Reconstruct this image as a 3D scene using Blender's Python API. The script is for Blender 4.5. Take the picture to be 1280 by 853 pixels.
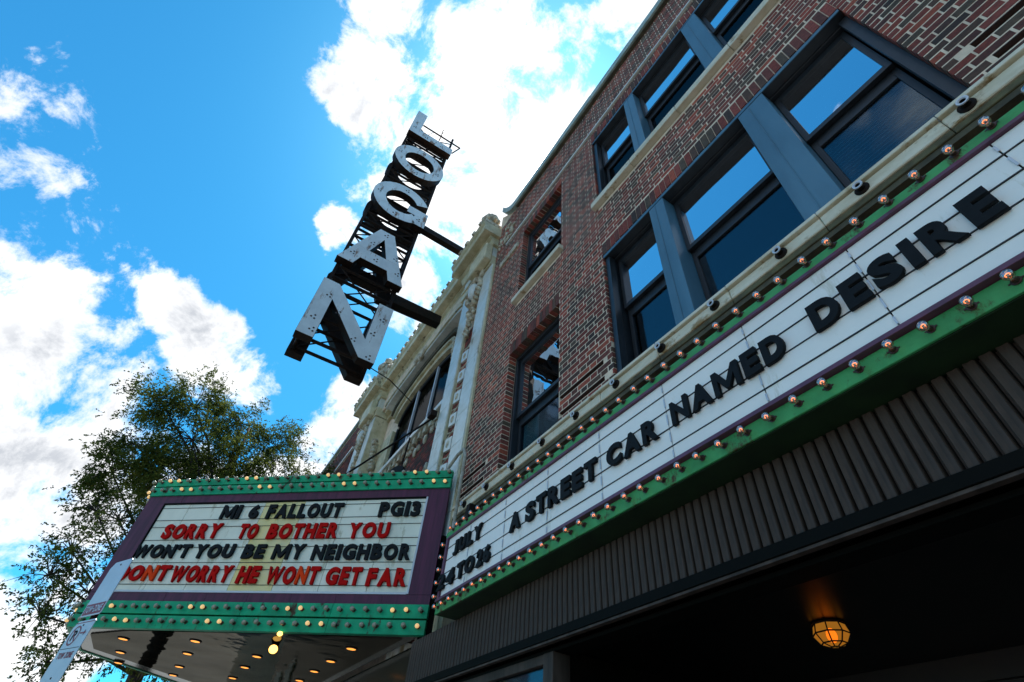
import bpy, bmesh, math, random
from mathutils import Vector, Matrix, noise as mnoise
R = math.radians
S = bpy.context.scene
for o in list(bpy.data.objects): bpy.data.objects.remove(o)
COL = S.collection
U = 2.4            # metres between the camera and the brick facade plane
EYE = 1.6          # camera height above the pavement

# ------------------------------------------------------------------ camera
CAMROT = Matrix(((0.53260975, 0.57763563, 0.61859836), (0, 0, 0), (0, 0, 0)))
d1 = Vector((-.53260975, .57763563, .61859836)); d2 = Vector((.07211648, -.69726058, .71318083)); d3 = d1.cross(d2)
Wm = Matrix((-d1, d3, d2))                       # rows: world X, Y, Z written in lens axes
rt = Wm @ Vector((1, 0, 0)); dn = Wm @ Vector((0, 1, 0)); fw = Wm @ Vector((0, 0, 1))
cam_d = bpy.data.cameras.new("camera"); cam = bpy.data.objects.new("camera", cam_d); COL.objects.link(cam)
m3 = Matrix((rt, -dn, -fw)).transposed()
cam.matrix_world = Matrix.Translation((0, 0, EYE)) @ m3.to_4x4()
cam_d.sensor_width = 36; cam_d.lens = 627.876 / 1280 * 36; cam_d.clip_start = .02; cam_d.clip_end = 3000
S.camera = cam
S.view_settings.view_transform = 'Standard'; S.view_settings.look = 'None'; S.view_settings.gamma = 1
S.view_settings.exposure = 0.82

# ------------------------------------------------------------------ sun and sky
SUN = Vector((-0.369, 0.227, 0.901)).normalized()
sd = bpy.data.lights.new("sun", 'SUN'); sd.energy = 4.0; sd.angle = R(.53); sd.color = (1, .95, .87)
so = bpy.data.objects.new("sun", sd); COL.objects.link(so); so.location = (0, 0, 40)
so.rotation_euler = SUN.to_track_quat('Z', 'Y').to_euler()
world = bpy.data.worlds.new("World"); S.world = world; world.use_nodes = True
nt = world.node_tree; nt.nodes.clear(); N = nt.nodes.new; LK = nt.links.new
out = N('ShaderNodeOutputWorld'); bg = N('ShaderNodeBackground'); LK(bg.outputs[0], out.inputs[0])
sky = N('ShaderNodeTexSky'); sky.sky_type = 'NISHITA'; sky.sun_disc = False
sky.sun_elevation = math.asin(SUN.z); sky.sun_rotation = math.atan2(SUN.x, SUN.y)
sky.air_density = 1.0; sky.dust_density = .6; sky.ozone_density = 1.6
bg.inputs[1].default_value = .135
def mth(op, a, b=None, c=None, clamp=False):
    n = N('ShaderNodeMath'); n.operation = op; n.use_clamp = clamp
    for i, v in enumerate((a, b, c)):
        if v is None: continue
        if isinstance(v, (int, float)): n.inputs[i].default_value = v
        else: LK(v, n.inputs[i])
    return n.outputs[0]
def vdot(a, vec):
    n = N('ShaderNodeVectorMath'); n.operation = 'DOT_PRODUCT'; LK(a, n.inputs[0]); n.inputs[1].default_value = vec
    return n.outputs['Value']
geo = N('ShaderNodeNewGeometry'); neg = N('ShaderNodeVectorMath'); neg.operation = 'SCALE'; neg.inputs['Scale'].default_value = -1
LK(geo.outputs['Incoming'], neg.inputs[0])
tc = N('ShaderNodeTexCoord'); DIR = tc.outputs['Generated']
def nz(scale, detail, rough, off=(0, 0, 0), dist=0.):
    mp = N('ShaderNodeMapping'); LK(DIR, mp.inputs[0]); mp.inputs['Location'].default_value = off
    n = N('ShaderNodeTexNoise'); LK(mp.outputs[0], n.inputs['Vector'])
    n.inputs['Scale'].default_value = scale; n.inputs['Detail'].default_value = detail; n.inputs['Roughness'].default_value = rough
    n.inputs['Distortion'].default_value = dist
    return n.outputs['Fac']
CL = [(-0.378, -0.113, 0.919, 0.078), (-0.3, -0.045, 0.953, 0.13), (-0.32, 0.115, 0.94, 0.155), (-0.436, 0.058, 0.898, 0.139), (-0.458, 0.197, 0.867, 0.169), (-0.25, 0.17, 0.953, 0.05), (-0.097, 0.211, 0.973, 0.055), (-0.607, 0.114, 0.787, 0.109), (-0.437, -0.126, 0.89, 0.063), (-0.328, -0.137, 0.935, 0.061), (-0.24, -0.09, 0.967, 0.07), (-0.528, 0.047, 0.848, 0.09), (-0.618, -0.045, 0.785, 0.037), (-0.782, -0.405, 0.474, 0.086), (-0.798, -0.343, 0.496, 0.089), (-0.811, -0.279, 0.514, 0.054), (-0.862, -0.3, 0.409, 0.124), (-0.871, -0.239, 0.43, 0.068), (-0.915, -0.264, 0.305, 0.116), (-0.955, -0.206, 0.213, 0.064), (-0.974, -0.191, 0.125, 0.067), (-0.935, -0.184, 0.304, 0.072), (-0.846, -0.235, 0.479, 0.051), (-0.901, -0.324, 0.289, 0.089), (-0.984, -0.117, 0.132, 0.054), (-0.778, -0.223, 0.587, 0.051), (-0.809, -0.158, 0.567, 0.066), (-0.822, -0.106, 0.56, 0.053), (-0.845, -0.068, 0.531, 0.032), (-0.72, -0.361, 0.593, 0.03), (-0.746, -0.326, 0.581, 0.028), (-0.713, -0.379, 0.59, 0.02), (-0.599, -0.483, 0.639, 0.03), (-0.642, -0.457, 0.616, 0.02), (-0.655, -0.42, 0.628, 0.02), (-0.84, 0.097, 0.534, 0.061), (-0.805, 0.092, 0.586, 0.038), (-0.866, 0.089, 0.492, 0.042), (-0.887, 0.088, 0.452, 0.041), (-0.927, -0.052, 0.373, 0.072), (-0.916, 0.038, 0.4, 0.065), (-0.975, -0.075, 0.208, 0.061)]
fld = None
for x, y, z, r in CL:
    v = Vector((x, y, z)).normalized(); r2 = (r * (1.25 if r > .08 else 1.12)) ** 2
    d = vdot(DIR, v)
    pk = 1.
    if r < .035: r2 *= 3.2; pk = .30 if x < -.68 else .17
    f = mth('MULTIPLY_ADD', d, 2 * pk / r2, pk - 2 * pk / r2)          # 1 at the heart, 0 at the rim
    fld = f if fld is None else mth('MAXIMUM', fld, f)
fbm = nz(9.5, 12, .66, (3.1, 1.7, .4), .25); big = nz(2.6, 4, .5, (8, 2, 5))
# out of view broken cumulus goes on, its cover raised for whiter fill light
away = mth('MULTIPLY', mth('SUBTRACT', .52, vdot(DIR, fw), clamp=True), 6, clamp=True)
gen = mth('MULTIPLY_ADD', mth('SUBTRACT', big, .49), 7., 0.)
gen = mth('SUBTRACT', mth('MULTIPLY', mth('ADD', gen, 2), away), 2)
fld = mth('MAXIMUM', mth('MAXIMUM', fld, -1.5), gen)
fldc = mth('MINIMUM', fld, .72)
dens = mth('ADD', mth('MULTIPLY', fldc, .60), mth('MULTIPLY', mth('SUBTRACT', fbm, .485), 2.9))
mr = N('ShaderNodeMapRange'); mr.interpolation_type = 'SMOOTHSTEP'; LK(dens, mr.inputs[0])
mr.inputs[1].default_value = .02; mr.inputs[2].default_value = .55
cov = mr.outputs[0]
shade = nz(4.5, 5, .5, (1, 9, 2))
ml = N('ShaderNodeMapRange'); LK(shade, ml.inputs[0]); ml.inputs[1].default_value = .32; ml.inputs[2].default_value = .58
ml.inputs[3].default_value = 0; ml.inputs[4].default_value = 1
thick = N('ShaderNodeMapRange'); LK(dens, thick.inputs[0]); thick.inputs[1].default_value = .15; thick.inputs[2].default_value = .85
bel = mth('MULTIPLY', ml.outputs[0], thick.outputs[0])
sund = vdot(DIR, SUN)
glow = mth('POWER', mth('MAXIMUM', sund, 0), 26)
glow2 = mth('POWER', mth('MAXIMUM', sund, 0), 1500)
ccol = N('ShaderNodeMix'); ccol.data_type = 'RGBA'; LK(bel, ccol.inputs[0])
ccol.inputs[6].default_value = (6.0, 6.0, 6.0, 1); ccol.inputs[7].default_value = (2.75, 2.9, 3.15, 1)
tint = N('ShaderNodeMix'); tint.data_type = 'RGBA'; tint.blend_type = 'MULTIPLY'; tint.inputs[0].default_value = 1
LK(sky.outputs[0], tint.inputs[6]); tint.inputs[7].default_value = (.14, .70, .90, 1)
mx = N('ShaderNodeMix'); mx.data_type = 'RGBA'; LK(cov, mx.inputs[0]); LK(tint.outputs[2], mx.inputs[6]); LK(ccol.outputs[2], mx.inputs[7])
ga = mth('ADD', mth('MULTIPLY', glow, 1.3), mth('MULTIPLY', glow2, 40))
gc = N('ShaderNodeCombineXYZ'); LK(ga, gc.inputs[0]); LK(ga, gc.inputs[1]); LK(ga, gc.inputs[2])
ad = N('ShaderNodeMix'); ad.data_type = 'RGBA'; ad.blend_type = 'ADD'; ad.inputs[0].default_value = 1
LK(mx.outputs[2], ad.inputs[6]); LK(gc.outputs[0], ad.inputs[7]); LK(ad.outputs[2], bg.inputs[0])
S.cycles.max_bounces = 8

# ------------------------------------------------------------------ materials
def mat(name, col, rough=.6, metal=0., var=.15, scale=8., bump=0., bscale=60., col2=None, spec=.5, emit=None, es=0., streak=None, stretch=(1, 1, 1), wear=None):
    m = bpy.data.materials.new(name); m.use_nodes = True; t = m.node_tree; b = t.nodes['Principled BSDF']
    b.inputs['Roughness'].default_value = rough; b.inputs['Metallic'].default_value = metal
    b.inputs['Specular IOR Level'].default_value = spec
    tcn = t.nodes.new('ShaderNodeTexCoord'); mp = t.nodes.new('ShaderNodeMapping'); t.links.new(tcn.outputs['Object'], mp.inputs[0])
    mp.inputs['Scale'].default_value = stretch
    n = t.nodes.new('ShaderNodeTexNoise'); n.inputs['Scale'].default_value = scale; n.inputs['Detail'].default_value = 6; n.inputs['Roughness'].default_value = .65
    t.links.new(mp.outputs[0], n.inputs['Vector'])
    cr = t.nodes.new('ShaderNodeValToRGB'); t.links.new(n.outputs['Fac'], cr.inputs[0])
    c2 = col2 or tuple(c * (1 - var) for c in col)
    cr.color_ramp.elements[0].position = .36; cr.color_ramp.elements[1].position = .62
    cr.color_ramp.elements[0].color = (*c2, 1); cr.color_ramp.elements[1].color = (*col, 1)
    colout = cr.outputs[0]
    if wear:                                      # (colour, noise scale, threshold, stretch)
        wc, ws, wt, wst = wear
        mp2 = t.nodes.new('ShaderNodeMapping'); t.links.new(tcn.outputs['Object'], mp2.inputs[0]); mp2.inputs['Scale'].default_value = wst; mp2.inputs['Location'].default_value = (3.3, 1.2, 7.7)
        wn_ = t.nodes.new('ShaderNodeTexNoise'); wn_.inputs['Scale'].default_value = ws; wn_.inputs['Detail'].default_value = 9; wn_.inputs['Roughness'].default_value = .72; t.links.new(mp2.outputs[0], wn_.inputs['Vector'])
        wr = t.nodes.new('ShaderNodeMapRange'); wr.inputs[1].default_value = wt; wr.inputs[2].default_value = wt + .07; t.links.new(wn_.outputs['Fac'], wr.inputs[0])
        wm = t.nodes.new('ShaderNodeMix'); wm.data_type = 'RGBA'; t.links.new(wr.outputs[0], wm.inputs[0]); t.links.new(colout, wm.inputs[6]); wm.inputs[7].default_value = (*wc, 1)
        colout = wm.outputs[2]
    t.links.new(colout, b.inputs['Base Color'])
    if bump:
        bn = t.nodes.new('ShaderNodeTexNoise'); bn.inputs['Scale'].default_value = bscale; bn.inputs['Detail'].default_value = 4
        t.links.new(tcn.outputs['Object'], bn.inputs['Vector'])
        bp = t.nodes.new('ShaderNodeBump'); bp.inputs['Strength'].default_value = bump; bp.inputs['Distance'].default_value = .01
        t.links.new(bn.outputs['Fac'], bp.inputs['Height']); t.links.new(bp.outputs[0], b.inputs['Normal'])
    if emit:
        b.inputs['Emission Color'].default_value = (*emit, 1); b.inputs['Emission Strength'].default_value = es
    return m
M = {}
# brick: hue baked per brick as a colour attribute, grain from noise
def brick_mat():
    m = mat('fired_brick', (.2, .05, .04), .85, bump=.5, bscale=90)
    t = m.node_tree; b = t.nodes['Principled BSDF']
    at = t.nodes.new('ShaderNodeAttribute'); at.attribute_name = 'tone'
    n = t.nodes.new('ShaderNodeTexNoise'); n.inputs['Scale'].default_value = 35; n.inputs['Detail'].default_value = 5
    g = t.nodes.new('ShaderNodeNewGeometry'); t.links.new(g.outputs['Position'], n.inputs['Vector'])
    r = t.nodes.new('ShaderNodeMapRange'); r.inputs[1].default_value = .3; r.inputs[2].default_value = .7; r.inputs[3].default_value = .65; r.inputs[4].default_value = 1.25
    t.links.new(n.outputs['Fac'], r.inputs[0])
    mm = t.nodes.new('ShaderNodeVectorMath'); mm.operation = 'SCALE'; t.links.new(at.outputs['Color'], mm.inputs[0]); t.links.new(r.outputs[0], mm.inputs['Scale'])
    n2 = t.nodes.new('ShaderNodeTexNoise'); n2.inputs['Scale'].default_value = .9; n2.inputs['Detail'].default_value = 5; t.links.new(g.outputs['Position'], n2.inputs['Vector'])
    r2 = t.nodes.new('ShaderNodeMapRange'); r2.inputs[1].default_value = .35; r2.inputs[2].default_value = .6; r2.inputs[3].default_value = .65; r2.inputs[4].default_value = 1.15; t.links.new(n2.outputs['Fac'], r2.inputs[0])
    m2 = t.nodes.new('ShaderNodeVectorMath'); m2.operation = 'SCALE'; t.links.new(mm.outputs[0], m2.inputs[0]); t.links.new(r2.outputs[0], m2.inputs['Scale'])
    t.links.new(m2.outputs[0], b.inputs['Base Color'])
    return m
M['brick'] = brick_mat()
M['mortar'] = mat('lime_mortar', (.84, .67, .50), .95, col2=(.60, .46, .34), scale=6, bump=.4, bscale=120)
M['stone'] = mat('cream_terracotta', (.68, .60, .40), .55, col2=(.46, .39, .23), scale=3.5, bump=.25, bscale=40, wear=((.16, .13, .07), 3.5, .58, (1, 1, .6)))
M['stone_band'] = mat('weathered_limestone', (.72, .66, .52), .6, col2=(.58, .51, .36), scale=4, bump=.3, bscale=50, stretch=(1, 1, 2.5), wear=((.32, .21, .09), 3.2, .57, (1, 1, 1.6)))
M['glaze'] = mat('white_glazed_tile', (.68, .71, .68), .35, col2=(.56, .57, .50), scale=4, bump=.08, bscale=30, wear=((.30, .26, .17), 3, .60, (1, 1, .5)))
M['olive'] = mat('dark_olive_stone', (.14, .125, .06), .9, col2=(.06, .05, .03), scale=7)  # dark olive mottled stone for the mould below the band
M['dark_stone'] = mat('dark_brown_stone', (.10, .085, .05), .9, col2=(.05, .045, .03), scale=9)  # dark brown mottled tone for soffits, slot backs, lintels and drips
M['frame'] = mat('dark_window_paint', (.018, .022, .028), .45, var=.4, scale=12)
M['post'] = mat('blue_grey_cladding', (.075, .175, .25), .45, metal=.0, col2=(.05, .125, .185), scale=3, stretch=(1, 1, .25))
M['white'] = mat('white_sign_acrylic', (.90, .88, .83), .5, col2=(.84, .82, .78), scale=2.2, spec=.25, wear=((.68, .65, .56), 4, .59, (1.5, 1.5, .3)))
M['yellow'] = mat('glow_tinted_sign_acrylic', (.84, .68, .27), .5, col2=(.80, .70, .40), scale=2, spec=.3)  # lamp glow behind one panel column, put into the acrylic's colour
M['ivory'] = mat('aged_sign_acrylic', (.84, .83, .70), .5, col2=(.74, .74, .62), scale=2.2, spec=.2, wear=((.52, .50, .36), 4, .57, (1, 1, .3)))
M['purple'] = mat('faded_purple_paint', (.10, .018, .055), .4, col2=(.05, .011, .035), scale=5, stretch=(3, 3, .25), spec=.25)
M['plum'] = mat('plum_trim_paint', (.13, .04, .085), .45, var=.35, scale=8)
M['green'] = mat('green_sign_enamel', (.02, .36, .15), .42, col2=(.012, .24, .10), scale=4, bump=.05)
M['teal'] = mat('teal_green_enamel', (.006, .42, .20), .45, col2=(.005, .27, .13), scale=4, bump=.05, spec=.2, wear=((.05, .035, .02), 7, .575, (1, 1, .5)))
M['green2'] = mat('leaf_green_enamel', (.075, .38, .13), .5, spec=.2, col2=(.05, .27, .09), scale=5, bump=.12, wear=((.07, .045, .02), 6, .565, (1, 1, .6)))
M['dkgreen'] = mat('dark_green_soffit', (.012, .035, .008), .6, var=.5, scale=5)
M['black'] = mat('black_letter_plastic', (.010, .012, .014), .65, var=.3, scale=20, spec=.12)
M['red'] = mat('red_letter_plastic', (.56, .008, .006), .65, col2=(.42, .005, .005), scale=9, spec=.04)
M['orange'] = mat('orange_red_letter_plastic', (.85, .06, .01), .65, var=.2, scale=9, spec=.04)
M['rail'] = mat('sign_rail_metal', (.03, .03, .032), .5, metal=.3)
M['blackmetal'] = mat('black_steel', (.010, .009, .008), .6, spec=.12, col2=(.028, .014, .009), scale=14)
M['letterface'] = mat('white_painted_steel', (.68, .74, .77), .5, metal=.0, col2=(.55, .60, .63), scale=2.5, bump=.15, bscale=12, wear=((.22, .11, .05), 4, .57, (1.5, 1.5, .35)))
M['fascia'] = mat('brown_ribbed_metal', (.082, .056, .043), .6, metal=.0, col2=(.036, .025, .019), scale=5, stretch=(2, 2, .4), spec=.25)
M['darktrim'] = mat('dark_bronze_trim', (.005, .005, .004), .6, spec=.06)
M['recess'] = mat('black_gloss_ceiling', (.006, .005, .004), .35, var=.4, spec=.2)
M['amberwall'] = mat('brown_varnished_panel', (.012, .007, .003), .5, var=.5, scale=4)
M['pipe'] = mat('painted_conduit', (.42, .40, .34), .5, col2=(.24, .2, .14), scale=14)
M['copper'] = mat('verdigris_coping', (.38, .46, .42), .6, col2=(.25, .31, .27), scale=6)
def bronze_mirror():
    m = bpy.data.materials.new('bronze_mirror_soffit'); m.use_nodes = True; t = m.node_tree; t.nodes.clear()
    o = t.nodes.new('ShaderNodeOutputMaterial'); x = t.nodes.new('ShaderNodeMixShader'); x.inputs[0].default_value = .8
    d = t.nodes.new('ShaderNodeBsdfDiffuse'); d.inputs[0].default_value = (.02, .017, .012, 1)
    g = t.nodes.new('ShaderNodeBsdfGlossy'); g.inputs['Roughness'].default_value = .05; c = t.nodes.new('ShaderNodeTexCoord')
    n = t.nodes.new('ShaderNodeTexNoise'); n.inputs['Scale'].default_value = 1.3; n.inputs['Detail'].default_value = 3; t.links.new(c.outputs['Object'], n.inputs['Vector'])
    r = t.nodes.new('ShaderNodeValToRGB'); t.links.new(n.outputs['Fac'], r.inputs[0]); r.color_ramp.elements[0].color = (.07, .066, .058, 1); r.color_ramp.elements[1].color = (.20, .19, .165, 1)
    t.links.new(r.outputs[0], g.inputs[0])
    b = t.nodes.new('ShaderNodeBump'); b.inputs['Strength'].default_value = .6; b.inputs['Distance'].default_value = .03; t.links.new(n.outputs['Fac'], b.inputs['Height']); t.links.new(b.outputs[0], g.inputs['Normal'])
    t.links.new(d.outputs[0], x.inputs[1]); t.links.new(g.outputs[0], x.inputs[2]); t.links.new(x.outputs[0], o.inputs[0]); return m
M['soffit'] = bronze_mirror()
M['soffitedge'] = mat('dark_gloss_border', (.03, .04, .03), .2, metal=.5)
M['asphalt'] = mat('asphalt', (.055, .055, .055), .9, col2=(.04, .04, .04), scale=30, bump=.4)
M['pave'] = mat('concrete_paving', (.26, .25, .23), .9, col2=(.25, .24, .22), scale=5, bump=.3)
M['paint'] = mat('road_paint', (.7, .7, .66), .7)
M['bark'] = mat('tree_bark', (.06, .045, .035), .9, col2=(.03, .024, .02), scale=18, bump=.6, stretch=(1, 1, .2))
M['galv'] = mat('galvanised_sign_sheet', (.55, .58, .64), .45, metal=.2, var=.12, scale=3)
M['signred'] = mat('sign_red_ink', (.25, .02, .03), .5)
M['interior'] = mat('dark_room', (.02, .025, .03), .9)
M['blind'] = mat('slatted_blind', (.7, .78, .82), .6)
M['drape'] = mat('net_curtain', (.5, .5, .47), .9)
M['carve'] = mat('carved_white_terracotta', (.64, .58, .44), .6, col2=(.26, .18, .10), scale=10, bump=.5)
M['tar'] = mat('flat_roof_felt', (.05, .05, .05), .9)
M['ceramic'] = mat('lamp_socket', (.05, .02, .012), .5, var=.5)
def glass_mat(name, refl, tintc, rough=.015):
    m = bpy.data.materials.new(name); m.use_nodes = True; t = m.node_tree; t.nodes.clear()
    o = t.nodes.new('ShaderNodeOutputMaterial'); mixn = t.nodes.new('ShaderNodeMixShader')
    a = t.nodes.new('ShaderNodeBsdfTransparent'); a.inputs[0].default_value = (*tintc, 1)
    g = t.nodes.new('ShaderNodeBsdfGlossy'); g.inputs['Roughness'].default_value = rough; g.inputs[0].default_value = (.9, .95, 1, 1)
    n = t.nodes.new('ShaderNodeTexNoise'); n.inputs['Scale'].default_value = 1.9; c = t.nodes.new('ShaderNodeTexCoord'); t.links.new(c.outputs['Object'], n.inputs['Vector'])
    bp = t.nodes.new('ShaderNodeBump'); bp.inputs['Strength'].default_value = .22; bp.inputs['Distance'].default_value = .02
    t.links.new(n.outputs['Fac'], bp.inputs['Height']); t.links.new(bp.outputs[0], g.inputs['Normal'])
    lw = t.nodes.new('ShaderNodeLayerWeight'); lw.inputs[0].default_value = .25
    mr = t.nodes.new('ShaderNodeMapRange'); mr.inputs[3].default_value = refl; mr.inputs[4].default_value = min(1, refl * 1.6)
    t.links.new(lw.outputs['Fresnel'], mr.inputs[0]); t.links.new(mr.outputs[0], mixn.inputs[0])
    t.links.new(a.outputs[0], mixn.inputs[1]); t.links.new(g.outputs[0], mixn.inputs[2]); t.links.new(mixn.outputs[0], o.inputs[0])
    return m
M['glass'] = glass_mat('upper_sash_glass', .88, (.7, .8, .85))
M['glass2'] = glass_mat('screened_sash_glass', .07, (.45, .6, .65), .08)
M['glassdark'] = glass_mat('dim_sash_glass', .035, (.2, .22, .24), .05)
M['bulbglass'] = glass_mat('clear_bulb_glass', .30, (.75, .55, .4))
def emis(name, c, s):
    m = bpy.data.materials.new(name); m.use_nodes = True; b = m.node_tree.nodes['Principled BSDF']
    b.inputs['Base Color'].default_value = (*c, 1); b.inputs['Emission Color'].default_value = (*c, 1); b.inputs['Emission Strength'].default_value = s
    n = m.node_tree.nodes.new('ShaderNodeTexNoise'); n.inputs['Scale'].default_value = 6
    r = m.node_tree.nodes.new('ShaderNodeMapRange'); r.inputs[3].default_value = s * .7; r.inputs[4].default_value = s * 1.2
    m.node_tree.links.new(n.outputs['Fac'], r.inputs[0]); m.node_tree.links.new(r.outputs[0], b.inputs['Emission Strength'])
    return m
M['filament'] = emis('glowing_filament', (1, .30, .08), 2.0)
M['warmbulb'] = emis('lit_frosted_bulb', (1, .60, .24), .36)
M['dimbulb'] = mat('unlit_frosted_bulb', (.40, .36, .26), .2, col2=(.24, .20, .13))
M['downlight'] = emis('downlight_glow', (1, .36, .06), 1.0)
M['spot'] = emis('spotlight_glow', (1, .55, .12), 2.2)
M['amberglass'] = emis('amber_lantern_glass', (1, .42, .03), .55)
def amber():
    m = bpy.data.materials.new('amber_lantern_glass'); m.use_nodes = True; t = m.node_tree; t.nodes.clear()
    o = t.nodes.new('ShaderNodeOutputMaterial'); mx_ = t.nodes.new('ShaderNodeMixShader'); mx_.inputs[0].default_value = .6
    a = t.nodes.new('ShaderNodeBsdfTransparent'); a.inputs[0].default_value = (1, .5, .12, 1); e = t.nodes.new('ShaderNodeEmission'); e.inputs[0].default_value = (1, .45, .05, 1); e.inputs[1].default_value = .2
    t.links.new(a.outputs[0], mx_.inputs[1]); t.links.new(e.outputs[0], mx_.inputs[2]); t.links.new(mx_.outputs[0], o.inputs[0]); return m
M['amberglass'] = amber()
M['ambercore'] = emis('amber_lantern_core', (1, .52, .06), 4)
def leaf_mat():
    m = bpy.data.materials.new('leaf'); m.use_nodes = True; t = m.node_tree; t.nodes.clear()
    o = t.nodes.new('ShaderNodeOutputMaterial'); mixn = t.nodes.new('ShaderNodeMixShader'); mixn.inputs[0].default_value = .5
    a = t.nodes.new('ShaderNodeBsdfDiffuse'); g = t.nodes.new('ShaderNodeBsdfTranslucent')
    n = t.nodes.new('ShaderNodeTexNoise'); n.inputs['Scale'].default_value = 1.6; c = t.nodes.new('ShaderNodeTexCoord'); t.links.new(c.outputs['Object'], n.inputs['Vector'])
    r = t.nodes.new('ShaderNodeValToRGB'); t.links.new(n.outputs['Fac'], r.inputs[0]); r.color_ramp.elements[0].position = .35; r.color_ramp.elements[1].position = .65
    r.color_ramp.elements[0].color = (.04, .065, .016, 1); r.color_ramp.elements[1].color = (.16, .185, .04, 1)
    t.links.new(r.outputs[0], a.inputs[0]); t.links.new(r.outputs[0], g.inputs[0])
    t.links.new(a.outputs[0], mixn.inputs[1]); t.links.new(g.outputs[0], mixn.inputs[2]); t.links.new(mixn.outputs[0], o.inputs[0])
    return m
M['leaf'] = leaf_mat()

# ------------------------------------------------------------------ mesh helpers (coordinates in U, origin at the eye)
def W(p): return Vector((p[0] * U, p[1] * U, p[2] * U + EYE))
def tag(o, label=None, cat=None, group=None, kind=None):
    if label: o['label'] = label
    if cat: o['category'] = cat
    if group: o['group'] = group
    if kind: o['kind'] = kind
    return o
def empty(name, p, label=None, cat=None, group=None):
    o = bpy.data.objects.new(name, None); COL.objects.link(o); o.location = W(p); o.empty_display_size = .3
    return tag(o, label, cat, group)
class MB:
    def __init__(s): s.v = []; s.f = []; s.c = []
    def add(s, vs, fs, tone=None):
        k = len(s.v); s.v += [tuple(v) for v in vs]; s.f += [tuple(i + k for i in f) for f in fs]
        if tone is not None: s.c += [tone] * len(fs)
    def box(s, x0, x1, y0, y1, z0, z1, tone=None, skip_back=False):
        vs = [(x0, y0, z0), (x1, y0, z0), (x1, y1, z0), (x0, y1, z0), (x0, y0, z1), (x1, y0, z1), (x1, y1, z1), (x0, y1, z1)]
        fs = [(0, 3, 2, 1), (4, 5, 6, 7), (0, 1, 5, 4), (1, 2, 6, 5), (3, 0, 4, 7)]
        if not skip_back: fs.append((2, 3, 7, 6))
        s.add(vs, fs, tone)
    def obox(s, o, ex, ey, ez):           # corner + three edge vectors
        o, ex, ey, ez = map(Vector, (o, ex, ey, ez))
        vs = [o, o + ex, o + ex + ey, o + ey, o + ez, o + ex + ez, o + ex + ey + ez, o + ey + ez]
        s.add(vs, [(0, 3, 2, 1), (4, 5, 6, 7), (0, 1, 5, 4), (1, 2, 6, 5), (2, 3, 7, 6), (3, 0, 4, 7)])
    def tube(s, p0, p1, r, n=8, r1=None):
        p0, p1 = Vector(p0), Vector(p1); r1 = r if r1 is None else r1
        d = (p1 - p0).normalized(); a = d.orthogonal().normalized(); b = d.cross(a)
        vs = []
        for p, q in ((p0, r), (p1, r1)):
            for i in range(n):
                t = 2 * math.pi * i / n; vs.append(p + (a * math.cos(t) + b * math.sin(t)) * q)
        fs = [(i, (i + 1) % n, n + (i + 1) % n, n + i) for i in range(n)] + [tuple(range(n - 1, -1, -1)), tuple(range(n, 2 * n))]
        s.add(vs, fs)
    def path(s, pts, r, n=8):
        for a, b in zip(pts[:-1], pts[1:]): s.tube(a, b, r, n)
    def lathe(s, c, axis, prof, n=16, caps=True):    # prof: (distance along axis, radius)
        c = Vector(c); d = Vector(axis).normalized(); a = d.orthogonal().normalized(); b = d.cross(a)
        vs = []; fs = []
        for h, r in prof:
            for i in range(n):
                t = 2 * math.pi * i / n; vs.append(c + d * h + (a * math.cos(t) + b * math.sin(t)) * max(r, 1e-5))
        for k in range(len(prof) - 1):
            for i in range(n):
                j = (i + 1) % n; fs.append((k * n + i, k * n + j, (k + 1) * n + j, (k + 1) * n + i))
        if caps: fs.append(tuple(range(n - 1, -1, -1))); fs.append(tuple((len(prof) - 1) * n + i for i in range(n)))
        s.add(vs, fs)
    def blob(s, c, rx, ry, rz, n=10, m=6, amp=0., seed=0):
        vs = []; fs = []; c = Vector(c)
        for k in range(m + 1):
            ph = math.pi * k / m
            for i in range(n):
                t = 2 * math.pi * i / n
                u = Vector((math.sin(ph) * math.cos(t), math.sin(ph) * math.sin(t), math.cos(ph)))
                q = 1 + amp * mnoise.noise(u * 2.3 + Vector((seed, 0, 0)))
                vs.append(c + Vector((u.x * rx, u.y * ry, u.z * rz)) * q)
        for k in range(m):
            for i in range(n):
                j = (i + 1) % n; fs.append((k * n + i, (k + 1) * n + i, (k + 1) * n + j, k * n + j))
        s.add(vs, fs)
    def prism(s, poly, z0, z1):
        n = len(poly); vs = [(x, y, z0) for x, y in poly] + [(x, y, z1) for x, y in poly]
        s.add(vs, [(i, (i + 1) % n, n + (i + 1) % n, n + i) for i in range(n)] + [tuple(range(n - 1, -1, -1)), tuple(range(n, 2 * n))])
    def extr(s, x0, x1, prof):            # profile polygon in (y, z) swept along x
        n = len(prof); vs = [(x0, y, z) for y, z in prof] + [(x1, y, z) for y, z in prof]
        s.add(vs, [(i, (i + 1) % n, n + (i + 1) % n, n + i) for i in range(n)] + [tuple(range(n - 1, -1, -1)), tuple(range(n, 2 * n))])
    def xzprism(s, poly, y0, y1):         # polygon in (x, z) swept along y
        n = len(poly); vs = [(x, y0, z) for x, z in poly] + [(x, y1, z) for x, z in poly]
        s.add(vs, [(i, (i + 1) % n, n + (i + 1) % n, n + i) for i in range(n)] + [tuple(range(n - 1, -1, -1)), tuple(range(n, 2 * n))])
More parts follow.
